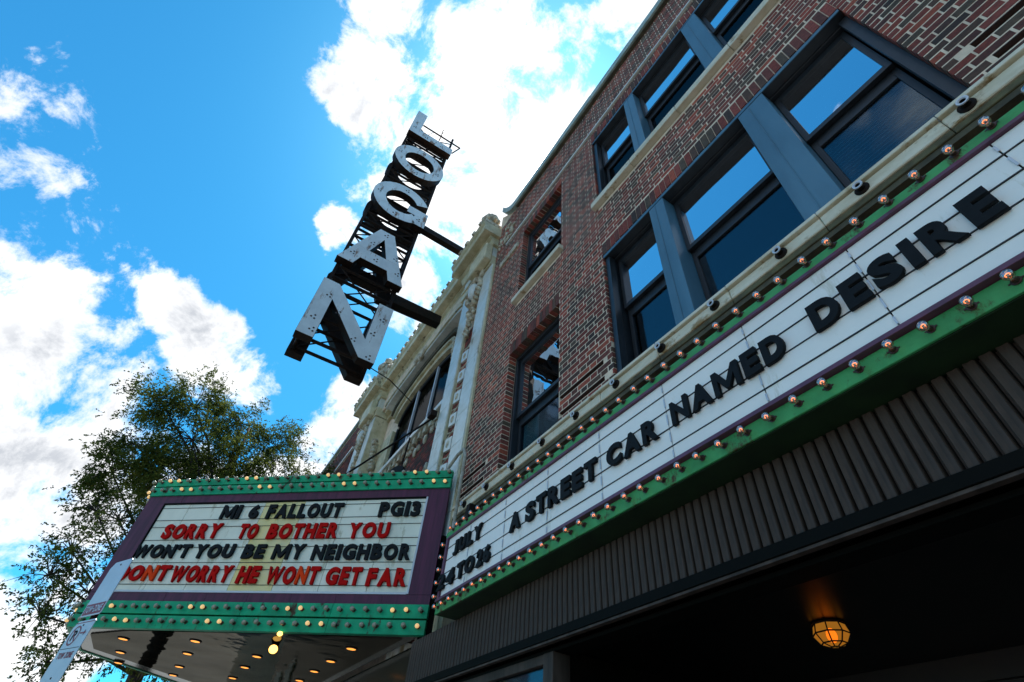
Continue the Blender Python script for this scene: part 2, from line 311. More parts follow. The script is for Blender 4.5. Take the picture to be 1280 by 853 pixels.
    def build(s, name, m, parent=None, smooth=False, origin=None, bevel=0.):
        me = bpy.data.meshes.new(name)
        off = Vector((0, 0, 0))
        pl = W((0, 0, 0)) * 0
        loc = W(origin) if origin is not None else (parent_world(parent) if parent else Vector((0, 0, 0)))
        me.from_pydata([W(v) - loc for v in s.v], [], s.f)
        if s.c:
            at = me.color_attributes.new('tone', 'FLOAT_COLOR', 'CORNER')
            data = []
            for p, t in zip(me.polygons, s.c): data += [*t, 1.] * len(p.vertices)
            at.data.foreach_set('color', data)
        me.materials.append(m if not isinstance(m, str) else M[m])
        if smooth: me.polygons.foreach_set('use_smooth', [True] * len(me.polygons))
        bm = bmesh.new(); bm.from_mesh(me); bmesh.ops.recalc_face_normals(bm, faces=bm.faces)
        if bevel: bmesh.ops.bevel(bm, geom=[e for e in bm.edges if len(e.link_faces) == 2 and e.calc_face_angle(0) > .6], offset=bevel, segments=1, affect='EDGES', clamp_overlap=True)
        bm.to_mesh(me); bm.free()
        o = bpy.data.objects.new(name, me); COL.objects.link(o)
        if parent: o.parent = parent; o.location = loc - parent_world(parent)
        else: o.location = loc
        return o
def parent_world(p):
    v = Vector(p.location)
    while p.parent: p = p.parent; v += Vector(p.location)
    return v
SPLIT = {'capital_block', 'sill_bracket', 'arch_jamb', 'sheet_panel', 'post', 'edge_moulding', 'recess_back_wall', 'door_frame'}
def B(name, m, parent, *boxes, **k):
    if name in SPLIT and len(boxes) > 1:
        for x in boxes: o = B(name, m, parent, x, **k)
        return o
    b = MB()
    for x in boxes: b.box(*x)
    return b.build(name, m, parent, **k)
def copy_to(o, parent, loc_u, children=True):
    c = o.copy(); COL.objects.link(c); c.parent = parent; c.location = W(loc_u) - (parent_world(parent) if parent else Vector((0, 0, 0)))
    if children:
        for ch in o.children:
            k = ch.copy(); COL.objects.link(k); k.parent = c
    return c
rnd = random.Random(7)
FP = Vector((0, 0, 0))
def project(P):
    c = Wm.transposed() @ Vector(P)
    return (c.x / c.z * 627.876 + 640, c.y / c.z * 627.876 + 426.5, c.z)

# ------------------------------------------------------------------ setting: ground, road, pavement
GZ = -EYE / U
def ground():
    o = B('ground', 'asphalt', None, (-400, 400, -400, 400, GZ - .25, GZ - .075)); tag(o, kind='structure')
    o = B('road', 'asphalt', None, (-60, 60, -8.2, -2.2, GZ - .0749, GZ - .0565)); tag(o, kind='structure')
    o = B('pavement', 'pave', None, (-60, 60, -2.2, 8, GZ - .0749, GZ)); tag(o, kind='structure')
    o = B('far_pavement', 'pave', None, (-60, 60, -11.5, -8.2, GZ - .0749, GZ)); tag(o, kind='structure')
    for i in range(-8, 6): tag(B('lane_marking', 'paint', None, (i * 3, i * 3 + 1.3, -5.25, -5.19, GZ - .0562, GZ - .0545)), kind='structure')
ground()

# ------------------------------------------------------------------ brick building
TONES = [(.31, .052, .028), (.22, .038, .022), (.38, .075, .036), (.11, .030, .020), (.085, .036, .024), (.052, .028, .020), (.10, .048, .028), (.26, .052, .034), (.17, .040, .027), (.095, .060, .036)]
TW = [4, 6, 2, 5, 4, 2, 3, 4, 5, 2]
def pick(): return rnd.choices(range(len(TONES)), TW)[0]
XL, XR, ZB, ZT = -2.315, 1.15, 1.155, 3.985
bb = empty('brick_building', (-.6, 1.2, GZ), 'dark red brick building with blue-grey window posts, right of the cream theatre front', 'building')
CH = .0289                                       # one course
OPEN = [(-1.034, .183, 1.17, 2.06), (-1.886, -1.393, 1.17, 2.05), (-1.034, .183, 2.50, 3.37), (-1.866, -1.380, 2.50, 3.36)]
OPEN2 = [(o[0] - .0, o[1] + .0, o[2], o[3] + .088) for o in OPEN]
SLOTS = [(-1.386, -1.09), (-2.315, -2.03), (.245, 1.15)]
SROWS = []
for i in range(14):
    z0 = 1.18 + i * CH
    if abs(z0 + CH / 2 - 1.385) < CH * .5 or abs(z0 + CH / 2 - 1.310) < CH * .5: SROWS.append((z0 - .0005, z0 + CH - .0045))
CUT = OPEN + [(a, b, z0, z1) for a, b in SLOTS for z0, z1 in SROWS]
def wall_core():
    xs = sorted({XL, XR, *[o[0] for o in CUT], *[o[1] for o in CUT]}); zs = sorted({ZB, ZT, *[o[2] for o in CUT], *[o[3] for o in CUT]})
    mb = MB()
    for a, b in zip(xs[:-1], xs[1:]):
        run = None
        for c, d in zip(zs[:-1], zs[1:]):
            mx_, mz_ = (a + b) / 2, (c + d) / 2
            if any(o[0] < mx_ < o[1] and o[2] < mz_ < o[3] for o in CUT): continue
            mb.box(a + (.0022 if any(abs(o[1] - a) < 1e-6 for o in OPEN) else 0), b - (.0022 if any(abs(o[0] - b) < 1e-6 for o in OPEN) else 0), 1.0006, 1.13, c, d)
    mb.build('wall', M['mortar'], bb)
    mb = MB()
    for a, b in SLOTS:
        for z0, z1 in SROWS: mb.box(a, b, 1.0172, 1.13, z0, z1)
    mb.build('raked_joint', M['dark_stone'], bb)
    for a, b in SLOTS:
        for z0, z1 in SROWS:
            mb = MB(); mb.box(a + .0005, b - .0005, 1.0003, 1.0170, z1 - .0035, z1 - .0002, (.05, .024, .018)); mb.build('shaded_slot_lining', M['brick'], bb)  # lining under the course above, slot shade put into its dark brick tone
    # body behind, and the parapet back and the roof
    B('side_wall', 'mortar', bb, (XL, XL + .1, 1.11, 6, GZ, 3.97), (XR + 2.5, XR + 2.6, 1.11, 6, GZ, 3.97), (XL + .1, XR + 2.5, 5.9, 6, GZ, 3.97))
    B('roof', 'tar', bb, (XL + .1, XR + 2.5, 1.12, 5.9, 3.80, 3.84))
    B('front_wall_right', 'mortar', bb, (XR, XR + 2.6, 1.004, 1.11, .98, 3.97))
wall_core()
bricks = []                                       # x0,x1,y0,y1,z0,z1
def clip(iv, holes):
    res = [iv]
    for h in holes:
        nx = []
        for a, b in res:
            if h[1] <= a or h[0] >= b: nx.append((a, b)); continue
            if h[0] > a: nx.append((a, h[0]))
            if h[1] < b: nx.append((h[1], b))
        res = nx
    return res
nc = int((ZT - 1.18) / CH)
HD, ST = .0425, .0855
for i in range(nc):
    z0 = 1.18 + i * CH; z1 = z0 + CH - .0050
    holes = [(o[0], o[1]) for o in OPEN2 if z0 < o[3] - .006 and z1 > o[2] + .003]
    slot = abs(z0 + CH / 2 - 1.385) < CH * .5 or abs(z0 + CH / 2 - 1.310) < CH * .5
    for a, b in clip((XL, XR), holes):
        x = XL - .2 + (0 if i % 2 else (HD + ST) / 2); k = 0
        while x < b:
            L = ST if k % 2 else HD; k += 1
            jt = .0052 if i % 2 else .0040
            q0, q1 = max(x, a), min(x + L - jt, b); x += L
            if q1 - q0 < .008: continue
            if b - q1 < .008: q1 = b
            if q0 - a < .008: q0 = a
            rec = .016 if slot and any(s0 - .01 < (q0 + q1) / 2 < s1 + .01 for s0, s1 in SLOTS) else 0
            j = rnd.uniform(-.0005, .0003)
            bricks.append((q0 + rnd.uniform(0, .0006), q1 - rnd.uniform(0, .0006), 1.0 + rec + j, 1.046 + rec, z0 + rnd.uniform(0, .0005), z1 - rnd.uniform(0, .0005)))
for ox0, ox1, oz0, oz1 in OPEN:                   # soldier courses over the openings
    n = round((ox1 - ox0) / .0305); w = (ox1 - ox0) / n
    for i in range(n):
        j = rnd.uniform(-.001, .001)
        bricks.append((ox0 + i * w + .0018, ox0 + (i + 1) * w - .0018, .9975 + j, 1.044, oz1 - .007 + rnd.uniform(0, .007), oz1 + .0845))
# recessed slots need a gap in the mortar: shade comes from proud courses and is put into the linings' dark tone
info = []
for q in bricks:
    cx, cz = (q[0] + q[1]) / 2, (q[4] + q[5]) / 2
    p = project((cx, 1, cz)); inv = p[2] > 0 and 0 < p[0] < 1280 and 0 < p[1] < 853
    z_unit = cz
    hidden = cz < 1.245
    d = math.sqrt(cx * cx + 1 + cz * cz)
    info.append((0 if inv and not hidden else 1, d, q))
order = sorted(range(len(info)), key=lambda i: info[i][:2])
single = set(order[:298])
variants = {}
for i in order[:298]:
    x0, x1, y0, y1, z0, z1 = info[i][2]
    key = (round((x1 - x0) / .004), round((z1 - z0) / .004), pick())
    w_, h_ = x1 - x0, z1 - z0
    if key not in variants:
        mb = MB(); hx, hz = w_ / 2, h_ / 2
        mb.box(-hx, hx, 0, .044, -hz, hz, TONES[key[2]])
        me = mb.build('brick', M['brick']); me.location = (0, 0, 0)
        # recentre the mesh on its own origin
        for v in me.data.vertices: v.co.z -= EYE
        variants[key] = me.data; bpy.data.objects.remove(me)
    o = bpy.data.objects.new('brick', variants[key]); COL.objects.link(o); o.parent = bb
    o.location = W(((x0 + x1) / 2, y0, (z0 + z1) / 2)) - bb.location
mb = MB()
for i, t in enumerate(info):
    if i in single: continue
    mb.box(*t[2], TONES[pick()], skip_back=True)
tag(mb.build('brickwork', M['brick'], bb), kind='stuff')
# steel angles under the soldier courses
for o in OPEN:
    B('lintel', 'dark_stone', bb, (o[0] - .02, o[1] + .02, 1.0445, 1.10, o[3] - .004, o[3] + .0025))
# reveals
for o in OPEN:
    pass
# stone sills of the upper windows, in blocks
def blocks(name, m, x0, x1, y0, y1, z0, z1, L, bevel=.006, gap=.0016):
    n = max(1, round((x1 - x0) / L)); w = (x1 - x0) / n
    for i in range(n): B(name, m, bb, (x0 + i * w + gap / 2, x0 + (i + 1) * w - gap / 2, y0 + rnd.uniform(-.001, .001), y1, z0, z1), bevel=bevel)
blocks('window_sill', 'stone_band', -1.06, .21, .968, 1.08, 2.505, 2.553, .32)
blocks('window_sill', 'stone_band', -1.89, -1.355, .968, 1.08, 2.505, 2.545, .6)
blocks('stone_band', 'stone_band', -2.30, 1.6, .980, 1.10, 1.188, 1.2275, .30)
blocks('drip_mould', 'olive', -2.30, 1.6, .985, 1.10, 1.168, 1.1875, .30, .004)
blocks('band_lip', 'stone_band', -2.30, 1.6, .9705, 1.10, 1.2295, 1.243, .30, .004)
B('band_soffit', 'dark_stone', bb, (-2.30, 1.6, .99, 1.10, 1.150, 1.1675))
B('fascia_wall', 'dark_stone', bb, (-2.30, 1.6, 1.02, 1.10, .42, 1.154))
blocks('upper_string_course', 'glaze', -2.135, 1.15, .985, 1.02, 3.502, 3.520, .55, .003)
blocks('carved_plaque', 'carve', -2.20, -1.93, .985, 1.01, 3.24, 3.30, .3, .004)
# relief panel of pale terracotta scraps near the theatre, between string course and coping
mb = MB()
for k in range(26):
    mb.blob((rnd.uniform(-2.28, -2.03), .995, rnd.uniform(3.58, 3.84)), rnd.uniform(.012, .026), .012, rnd.uniform(.012, .03), 8, 5, .4, k)
tag(mb.build('carved_spandrel', M['carve'], bb, smooth=True), kind='stuff')
# coping: pale metal edge with drip
blocks('coping', 'copper', -2.02, 1.15, .962, 1.14, 3.972, 4.055, 1.1, .004)
blocks('coping_drip', 'dark_stone', -2.02, 1.15, .975, 1.0, 3.955, 3.9715, 1.1, .002)
mb = MB()                                        # coping sweeps up to the urn at the theatre end
for k in range(8):
    a0, a1 = k / 8, (k + 1) / 8
    xa, xb = -2.02 - .24 * a0, -2.02 - .24 * a1
    za, zb = 4.0 + .22 * a0 ** 2, 4.0 + .22 * a1 ** 2
    mb.add([(xa, .962, za - .028), (xb, .962, zb - .028), (xb, 1.14, zb - .028), (xa, 1.14, za - .028), (xa, .962, za + .055), (xb, .962, zb + .055), (xb, 1.14, zb + .055), (xa, 1.14, za + .055)],
           [(0, 3, 2, 1), (4, 5, 6, 7), (0, 1, 5, 4), (1, 2, 6, 5), (2, 3, 7, 6), (3, 0, 4, 7)])
mb.build('coping_scroll', M['copper'], bb)
mb = MB(); mb.xzprism([(-2.02, 3.97), (-2.315, 3.97), (-2.315, 4.2), (-2.2, 4.09), (-2.1, 4.0)], 1.0, 1.1); mb.build('coping_gable', M['mortar'], bb)
# lamp receptacles along the stone band
first = None
for x in (.147, -.09, -.322, -.555, -.781, -1.01, -1.245, -1.474, -1.711, -1.94, -2.16):
    c = (x, .980, 1.213 - .004)
    if first is None:
        mb = MB(); mb.lathe((0, 0, 0), (0, -1, 0), [(-.004, .017), (.003, .018), (.006, .015), (.006, .010), (.014, .0095), (.016, .0115), (.019, .0115), (.019, .006), (.010, .0055)], 14)
        first = mb.build('lamp_receptacle', M['blackmetal'], smooth=False); me = first.data
        for v in me.vertices: v.co.z -= EYE
        bpy.data.objects.remove(first); first = me
        mb = MB(); mb.lathe((0, 0, 0), (0, -1, 0), [(.0193, .0062), (.0193, .0122), (.0222, .0118), (.0222, .0082), (.0193, .0062)], 14, caps=False)
        t_ = mb.build('rim', M['galv']); me2 = t_.data
        for v in me2.vertices: v.co.z -= EYE
        bpy.data.objects.remove(t_)
    o = bpy.data.objects.new('lamp_receptacle', first); COL.objects.link(o); o.parent = bb; o.location = W(c) - bb.location
    r_ = bpy.data.objects.new('rim', me2); COL.objects.link(r_); r_.parent = o

# ---- windows
def window(x0, x1, z0, z1, zr, posts, split, blinds=None, curtain=False, dark=False, head=.028, trim=.05, dy=-.016):
    """x0..x1,z0..z1 opening; zr meeting-rail height; posts: mullion boxes; split: list of sash intervals"""
    w = MB()
    w.box(x0, x1, 1.047, 1.125, z1 - head, z1 - .006); 
    w.box(x0, x0 + .022, 1.047, 1.125, z0, z1 - head); w.box(x1 - .022, x1, 1.047, 1.125, z0, z1 - head)
    w.box(x0 + .022, x1 - .022, 1.047, 1.125, z0, z0 + .02)
    win = w.build('window', M['frame'], bb, bevel=.004)
    for a, b in posts:
        mb = MB(); e = .004
        mb.box(a, b, 1.001, 1.12, z0 + .021, z1 - head - .001)
        mb.box(a + (b - a) * .42, a + (b - a) * .45, .9985, 1.0008, z0 + .021, z1 - head - .002)
        mb.build('mullion', M['post'], win, bevel=.003)
    if posts:
        B('head_flashing', 'post', win, (x0 + .002, x1 - .002, 1.0005, 1.004, z1 - .024, z1 - .0045))
        B('head_soffit', 'frame', win, (x0 + .002, x1 - .002, 1.0042, 1.046, z1 - .022, z1 - .0065))
        for xx in (x0, x1 - .032):
            B('jamb_trim', 'post' if False else 'frame', win, (xx + .003, xx + .030, 1.046, 1.0465, z0 + .021, z1 - .029), (xx + .003, xx + .029, 1.012, 1.0455, z0 + .021, z1 - .029) if xx == x0 else (xx + .004, xx + .0315, 1.03, 1.0455, z0 + .021, z1 - .029), bevel=.003)
    for k, (a, b) in enumerate(split):
        f = .018
        up = MB(); zt = z1 - head - .002
        up.box(a, a + f, 1.080 + dy, 1.098 + dy, zr, zt); up.box(b - f, b, 1.080 + dy, 1.098 + dy, zr, zt); up.box(a + f, b - f, 1.080 + dy, 1.098 + dy, zt - .03, zt); up.box(a + f, b - f, 1.080 + dy, 1.098 + dy, zr, zr + .022)
        up.build('upper_sash', M['frame'], win, bevel=.002)
        lo = MB(); zb = z0 + .021
        lo.box(a, a + f, 1.100 + dy, 1.118 + dy, zb, zr + .012); lo.box(b - f, b, 1.100 + dy, 1.118 + dy, zb, zr + .012); lo.box(a + f, b - f, 1.100 + dy, 1.118 + dy, zb, zb + .035); lo.box(a + f, b - f, 1.100 + dy, 1.118 + dy, zr - .045, zr + .012)
        lo.build('lower_sash', M['frame'], win, bevel=.002)
        g = B('pane', 'glass', win, (a + f, b - f, 1.088 + dy, 1.090 + dy, zr + .022, zt - .03))
        g = B('pane', 'glassdark' if dark else 'glass2', win, (a + f, b - f, 1.108 + dy, 1.110 + dy, zb + .035, zr - .045))
        B('room_back', 'interior', win, (a, b, 1.24, 1.25, z0 - .02, z1 + .02), (a - .002, a + .001, 1.131, 1.24, z0 - .02, z1 + .02), (b - .001, b + .002, 1.131, 1.24, z0 - .02, z1 + .02), (a, b, 1.131, 1.24, z1 + .0, z1 + .005))
        if blinds == k:
            mb = MB(); nn = 44
            for i in range(nn):
                z = z0 + .05 + (z1 - z0 - .09) * i / nn
                mb.obox((a + .02, 1.122, z), (b - a - .04, 0, 0), (0, .009, .009), (0, -.0007, .0007))
            tag(mb.build('blind', M['blind'], win), kind=None)
        if curtain:
            mb = MB()
            for i in range(9): mb.tube((a + .03 + i * .014, 1.11, z0 + .03), (a + .03 + i * .013, 1.11, z1 - .10), .008, 6)
            mb.build('curtain', M['drape'], win)
window(-1.034, .183, 1.244, 2.06, 1.675, [(-.722, -.640), (-.236, -.128)], [(-1.002, -.724), (-.638, -.238), (-.126, .152)], blinds=2)
window(-1.886, -1.393, 1.244, 2.05, 1.60, [], [(-1.862, -1.417)], curtain=True)
window(-1.034, .183, 2.555, 3.37, 3.015, [(-.722, -.641), (-.237, -.136)], [(-1.002, -.724), (-.638, -.239), (-.134, .152)], dark=True, dy=-.030)
window(-1.866, -1.380, 2.547, 3.36, 2.90, [], [(-1.842, -1.404)], dark=True, dy=-.028)

def proto(mb, name, m, smooth=False, bevel=0.):
    o = mb.build(name, M[m] if isinstance(m, str) else m, None, smooth=smooth, bevel=bevel); me = o.data
    for v in me.vertices: v.co.z -= EYE
    bpy.data.objects.remove(o); return me
def inst(name, me, parent, p, rot=None):
    o = bpy.data.objects.new(name, me); COL.objects.link(o); o.parent = parent
    o.location = W(p) - parent_world(parent) if parent else W(p)
    if rot is not None: o.rotation_euler = rot
    return o

# ------------------------------------------------------------------ theatre facade (cream terracotta)
th = empty('theatre_building', (-4.2, 1.3, GZ), 'cream terracotta theatre front with arched window, pilasters and urns beside the brick building', 'building')
B('wall', 'mortar', th, (-6.1, -2.8485, 1.135, 1.25, .3, 2.45), (-6.1, -4.49, 1.135, 1.25, 2.45, 3.6), (-3.10, -2.8485, 1.135, 1.25, 2.45, 3.6), (-4.75, -3.10, 1.14, 1.25, 3.38, 3.6), (-5.85, -2.318, 1.02, 1.25, 3.55, 4.0), (-5.85, -2.318, 1.25, 6, GZ, 3.9))
# brick infill under the window and in the pilaster
def brick_field(parent, x0, x1, z0, z1, y, name='brickwork'):
    mb = MB(); i = 0; z = z0
    while z + CH < z1 + .001:
        x = x0 - (0 if i % 2 else .05); k = 0
        while x < x1:
            L = ST if k % 2 else HD; k += 1
            a, b = max(x, x0), min(x + L - .004, x1); x += L
            if b - a > .008: mb.box(a, b, y + rnd.uniform(-.001, .001), y + .03, z, z + CH - .004, TONES[pick()], skip_back=True)
        z += CH; i += 1
    return tag(mb.build(name, M['brick'], parent), kind='stuff')
brick_field(th, -4.28, -2.86, 1.2, 2.42, 1.105)
B('infill_backing', 'mortar', th, (-4.6, -2.8485, 1.110, 1.134, 1.2, 2.45))
# raised diamond and swag relief on the infill
mb = MB()
for k in range(46):
    a = rnd.uniform(-4.25, -2.9); mb.blob((a, 1.10, rnd.uniform(2.28, 2.41) if k % 2 else rnd.uniform(1.5, 2.3)), .035, .018, rnd.uniform(.02, .05), 8, 5, .45, k)
tag(mb.build('swag_relief', M['carve'], th, smooth=True), kind='stuff')
def pilaster(xl, xr, yf, yb, ztop, parent, cart=True):
    s = (xr - xl) * .345
    B('pilaster_core', 'mortar', parent, (xl + s + .0005, xr - s - .0005, yf + .03, yb, .3, ztop - .2))
    for a, b in ((xl, xl + s), (xr - s, xr)):
        z = .3; k = 0
        while z < ztop:                      # glazed blocks
            h = .235; zt_ = min(z + h - .0025, ztop)
            B('glazed_block', 'glaze', parent, (a + .010, b - .010, yf, yb, z, zt_), bevel=.003)
            z += h; k += 1
        B('edge_moulding', 'stone', parent, (a + .001, a + .0095, yf + .008, yb, .3, ztop), (b - .0095, b - .001, yf + .008, yb, .3, ztop))
    # carved blocks down the middle
    z = .62; cx = (xl + xr) / 2; w = (xr - xl) * .5 - s
    while z < ztop - .75:
        q = MB(); hw = w * .62; hh = .062
        q.xzprism([(cx - hw, z - hh * .6), (cx + hw, z - hh), (cx + hw, z + hh * .6), (cx - hw, z + hh)], yf + .010, yf + .029)
        ob = q.build('carved_block', M['glaze'], parent, bevel=.003)
        q2 = MB(); q2.blob((cx, yf + .012, z), hw * .42, .010, hh * .45, 10, 6, .25, int(z * 9)); q2.build('rosette', M['carve'], ob, smooth=True)
        q3 = MB(); q3.tube((cx - w * .9, yf + .026, z + .075), (cx + w * .9, yf + .026, z + .125), .006, 6); q3.tube((cx - w * .9, yf + .026, z + .125), (cx + w * .9, yf + .026, z + .075), .006, 6)
        q3.build('fret', M['carve'], parent)
        z += .196
    # brick face behind the carved blocks
    brick_field(parent, xl + s + .003, xr - s - .003, .62, ztop - .55, yf + .026, 'pilaster_brick')
    if cart:                                 # cartouche with wreath under the entablature
        zc = ztop - .02
        q = MB(); q.blob((cx, yf - .02, zc - .12), .055, .045, .10, 14, 8, .05, 3); q.build('cartouche', M['glaze'], parent, smooth=True)
        q = MB()
        for i in range(20):
            t = 2 * math.pi * i / 20
            q.blob((cx + .095 * math.cos(t), yf - .012 + .006 * math.sin(3 * t), zc - .12 + .155 * math.sin(t)), .026, .030, .026, 8, 5, .3, i)
        for i in range(16):
            q.blob((cx + rnd.uniform(-.06, .06), yf - .005, zc - .33 - i * .022), .026 - i * .0006, .022, .02, 8, 5, .4, i + 30)
        for sx in (-1, 1):
            q.lathe((cx + sx * .10, yf - .03, zc + .05), (0, 1, 0), [(0, .02), (.005, .045), (.05, .045)], 12)
        tag(q.build('wreath', M['carve'], parent, smooth=True), kind='stuff')
pilaster(-2.845, -2.3165, .978, 1.134, 3.46, th)
pilaster(-5.60, -4.985, .962, 1.134, 3.46, th)
B('arch_jamb', 'stone', th, *[(-4.80, -4.48, 1.085, 1.1345, .3 + k * .1945, .3 + (k + 1) * .1945 - .004) for k in range(14)], bevel=.006)
B('arch_jamb', 'stone', th, *[(-3.10, -2.86, 1.085, 1.1345, .3 + k * .1945, .3 + (k + 1) * .1945 - .004) for k in range(14)], bevel=.006)
mb = MB()                                    # bracket beside the far pilaster
for k in range(9): mb.blob((-4.80 + .01 * math.sin(k), 1.06 - .006 * (9 - k), 3.02 - k * .04), .05 - .002 * k, .04, .03, 10, 6, .3, k)
tag(mb.build('console_bracket', M['carve'], th, smooth=True), kind='stuff')
mb = MB()
for k in range(7): mb.blob((-2.93, 1.02 + .004 * k, 3.05 - k * .04), .045 - .002 * k, .035, .03, 10, 6, .3, k)
tag(mb.build('console_bracket', M['carve'], th, smooth=True), kind='stuff')
# arched window: segmental head between jambs
AX0, AX1, AZS, AZC, AC = -4.48, -3.10, 3.13, 3.31, -3.79
def arch_z(x, zs=AZS, zc=AZC, half=None):
    half = half or (AX1 - AX0) / 2; t = max(-1, min(1, (x - AC) / half)); return zs + (zc - zs) * math.sqrt(max(0, 1 - t * t))
def arch_band(name, m, z_off0, z_off1, y0, y1, grow=0., n=26, zs=None, zc=None):
    zs = zs or AZS; zc = zc or AZC
    half = (AX1 - AX0) / 2 + grow; root = []
    mb = MB()
    for i in range(n):
        xa = AC - half + 2 * half * i / n; xb = AC - half + 2 * half * (i + 1) / n
        za, zb = arch_z(xa, zs, zc, half), arch_z(xb, zs, zc, half)
        g = .0015
        mb.add([(xa + g, y0, za + z_off0), (xb - g, y0, zb + z_off0), (xb - g, y1, zb + z_off0), (xa + g, y1, za + z_off0), (xa + g, y0, za + z_off1), (xb - g, y0, zb + z_off1), (xb - g, y1, zb + z_off1), (xa + g, y1, za + z_off1)],
               [(0, 3, 2, 1), (4, 5, 6, 7), (0, 1, 5, 4), (1, 2, 6, 5), (2, 3, 7, 6), (3, 0, 4, 7)])
    return mb.build(name, M[m], th)
arch_band('archivolt', 'stone', .0, .06, 1.08, 1.1345, .02, 22)
arch_band('arch_rib', 'stone', .0605, .085, 1.055, 1.1345, .05, 22)
arch_band('arch_soffit', 'brown_stone' if False else 'dark_stone', .0855, .145, 1.04, 1.1345, .09, 22, 3.16, 3.31)
arch_band('hood_mould', 'glaze', .0, .035, .99, 1.1345, .22, 24, 3.40, 3.468)
arch_band('hood_fillet', 'stone', .0355, .052, .975, 1.1345, .24, 24, 3.40, 3.468)
mb = MB()
for k in range(34):
    x = AC + (k - 17) * .043; z = arch_z(x, 3.40, 3.468, (AX1 - AX0) / 2 + .26) + .065
    mb.blob((x, 1.0, z), .022, .022, rnd.uniform(.012, .03), 8, 5, .4, k)
for k in range(8): mb.blob((AC - .12 + .03 * k, .985, 3.52 + .03 * math.sin(k)), .035, .03, .05, 8, 6, .4, 60 + k)
tag(mb.build('hood_carving', M['carve'], th, smooth=True), kind='stuff')
mb = MB(); n = 24
for i in range(n):                              # spandrel wall above the hood
    xa = -4.98 + (2.13) * i / n; xb = xa + 2.13 / n
    mb.box(xa, xb, 1.10, 1.1345, arch_z((xa + xb) / 2, 3.40, 3.468, 1.0) + .04, 3.6)
mb.build('spandrel', M['stone'], th)
wn = MB(); wn.box(AX0, AX0 + .03, 1.12, 1.16, 2.50, 3.04); wn.box(AX1 - .03, AX1, 1.12, 1.16, 2.50, 3.04)
for i in range(20):
    xa = AX0 + (AX1 - AX0) * i / 20; xb = xa + (AX1 - AX0) / 20; za = arch_z(xa); zb = arch_z(xb)
    wn.add([(xa, 1.12, za - .04), (xb, 1.12, zb - .04), (xb, 1.16, zb - .04), (xa, 1.16, za - .04), (xa, 1.12, za + .002), (xb, 1.12, zb + .002), (xb, 1.16, zb + .002), (xa, 1.16, za + .002)],
           [(0, 3, 2, 1), (4, 5, 6, 7), (0, 1, 5, 4), (1, 2, 6, 5), (2, 3, 7, 6), (3, 0, 4, 7)])
win = wn.build('arched_window', M['frame'], th)
for x in (-4.02, -3.56): B('mullion', 'galv', win, (x - .012, x + .012, 1.115, 1.155, 2.505, arch_z(x) - .03))
B('transom', 'frame', win, (AX0 + .03, AX1 - .03, 1.125, 1.15, 2.50, 2.535))
for a, b in ((AX0 + .03, -4.033), (-4.007, -3.573), (-3.547, AX1 - .03)):
    pts = [(a, 2.536)] + [(b, 2.536)] + [(b + (a - b) * i / 8, arch_z(b + (a - b) * i / 8) - .041) for i in range(9)]
    q = MB(); q.xzprism(pts, 1.135, 1.138); q.build('pane', M['glassdark'], win)
B('room_back', 'interior', win, (AX0 - .3, AX1 + .3, 1.235, 1.245, 2.3, 3.5))
B('sill', 'glaze', th, (-4.50, -2.86, 1.05, 1.17, 2.455, 2.498), bevel=.006)
B('sill_bracket', 'carve', th, *[(-4.3 + k * .11, -4.25 + k * .11, 1.07, 1.11, 2.38, 2.454) for k in range(13)], bevel=.006)
# entablature: profile swept over each projecting pilaster and over the bay
def entab(x0, x1, y, z0, nm='entablature', up=0.):
    prof = lambda pts: [(y + a, z0 + b) for a, b in pts]
    mb = MB(); mb.extr(x0 + .02, x1 - .02, prof([(.16, 0), (.0, 0), (.0, .09), (-.012, .09), (-.012, .12), (.16, .12)])); mb.build('architrave', M['stone'], th)
    mb = MB(); mb.extr(x0 + .03, x1 - .03, prof([(.16, .1215), (.006, .1215), (.006, .26), (.16, .26)])); mb.build('frieze', M['glaze'], th)
    mb = MB(); mb.extr(x0, x1, prof([(.16, .2615), (-.01, .2615), (-.03, .30), (-.03, .32), (-.055, .335), (-.055, .36), (.16, .36)])); mb.build('bed_mould', M['stone'], th)
    n = max(2, round((x1 - x0) / .115)); w = (x1 - x0 + .06) / n
    for i in range(n):
        xa = x0 - .03 + i * w
        mb = MB(); mb.extr(xa + .0012, xa + w - .0012, prof([(.16, .3615), (-.125, .3615), (-.13, .37), (-.13, .43), (-.145, .445), (-.155, .475), (.16, .49)])); mb.build('cornice_block', M['stone'], th)
        q = MB(); cx = xa + w / 2; q.blob((cx, y - .150, z0 + .50), .022, .018, .035, 8, 6, .3, i); q.blob((cx, y - .163, z0 + .475), .012, .012, .014, 8, 5, .2, i)
        q.build('lion_head', M['carve'], th, smooth=True)
entab(-2.90, -2.32, .965, 3.47)
entab(-5.68, -4.96, .955, 3.47)
entab(-4.96, -2.90, 1.045, 3.50)
B('capital_block', 'stone', th, (-2.63, -2.33, .895, .9645, 3.50, 3.72), (-5.42, -5.05, .885, .9545, 3.50, 3.72), bevel=.02)
B('parapet', 'carve', th, (-4.96, -2.9, 1.0, 1.12, 3.985, 4.10), bevel=.01)
mb = MB()
for k in range(40):
    x = -4.94 + k * .052; mb.blob((x, .995, 4.04), .022, .012, .035, 8, 5, .4, k)
tag(mb.build('parapet_relief', M['carve'], th, smooth=True), kind='stuff')
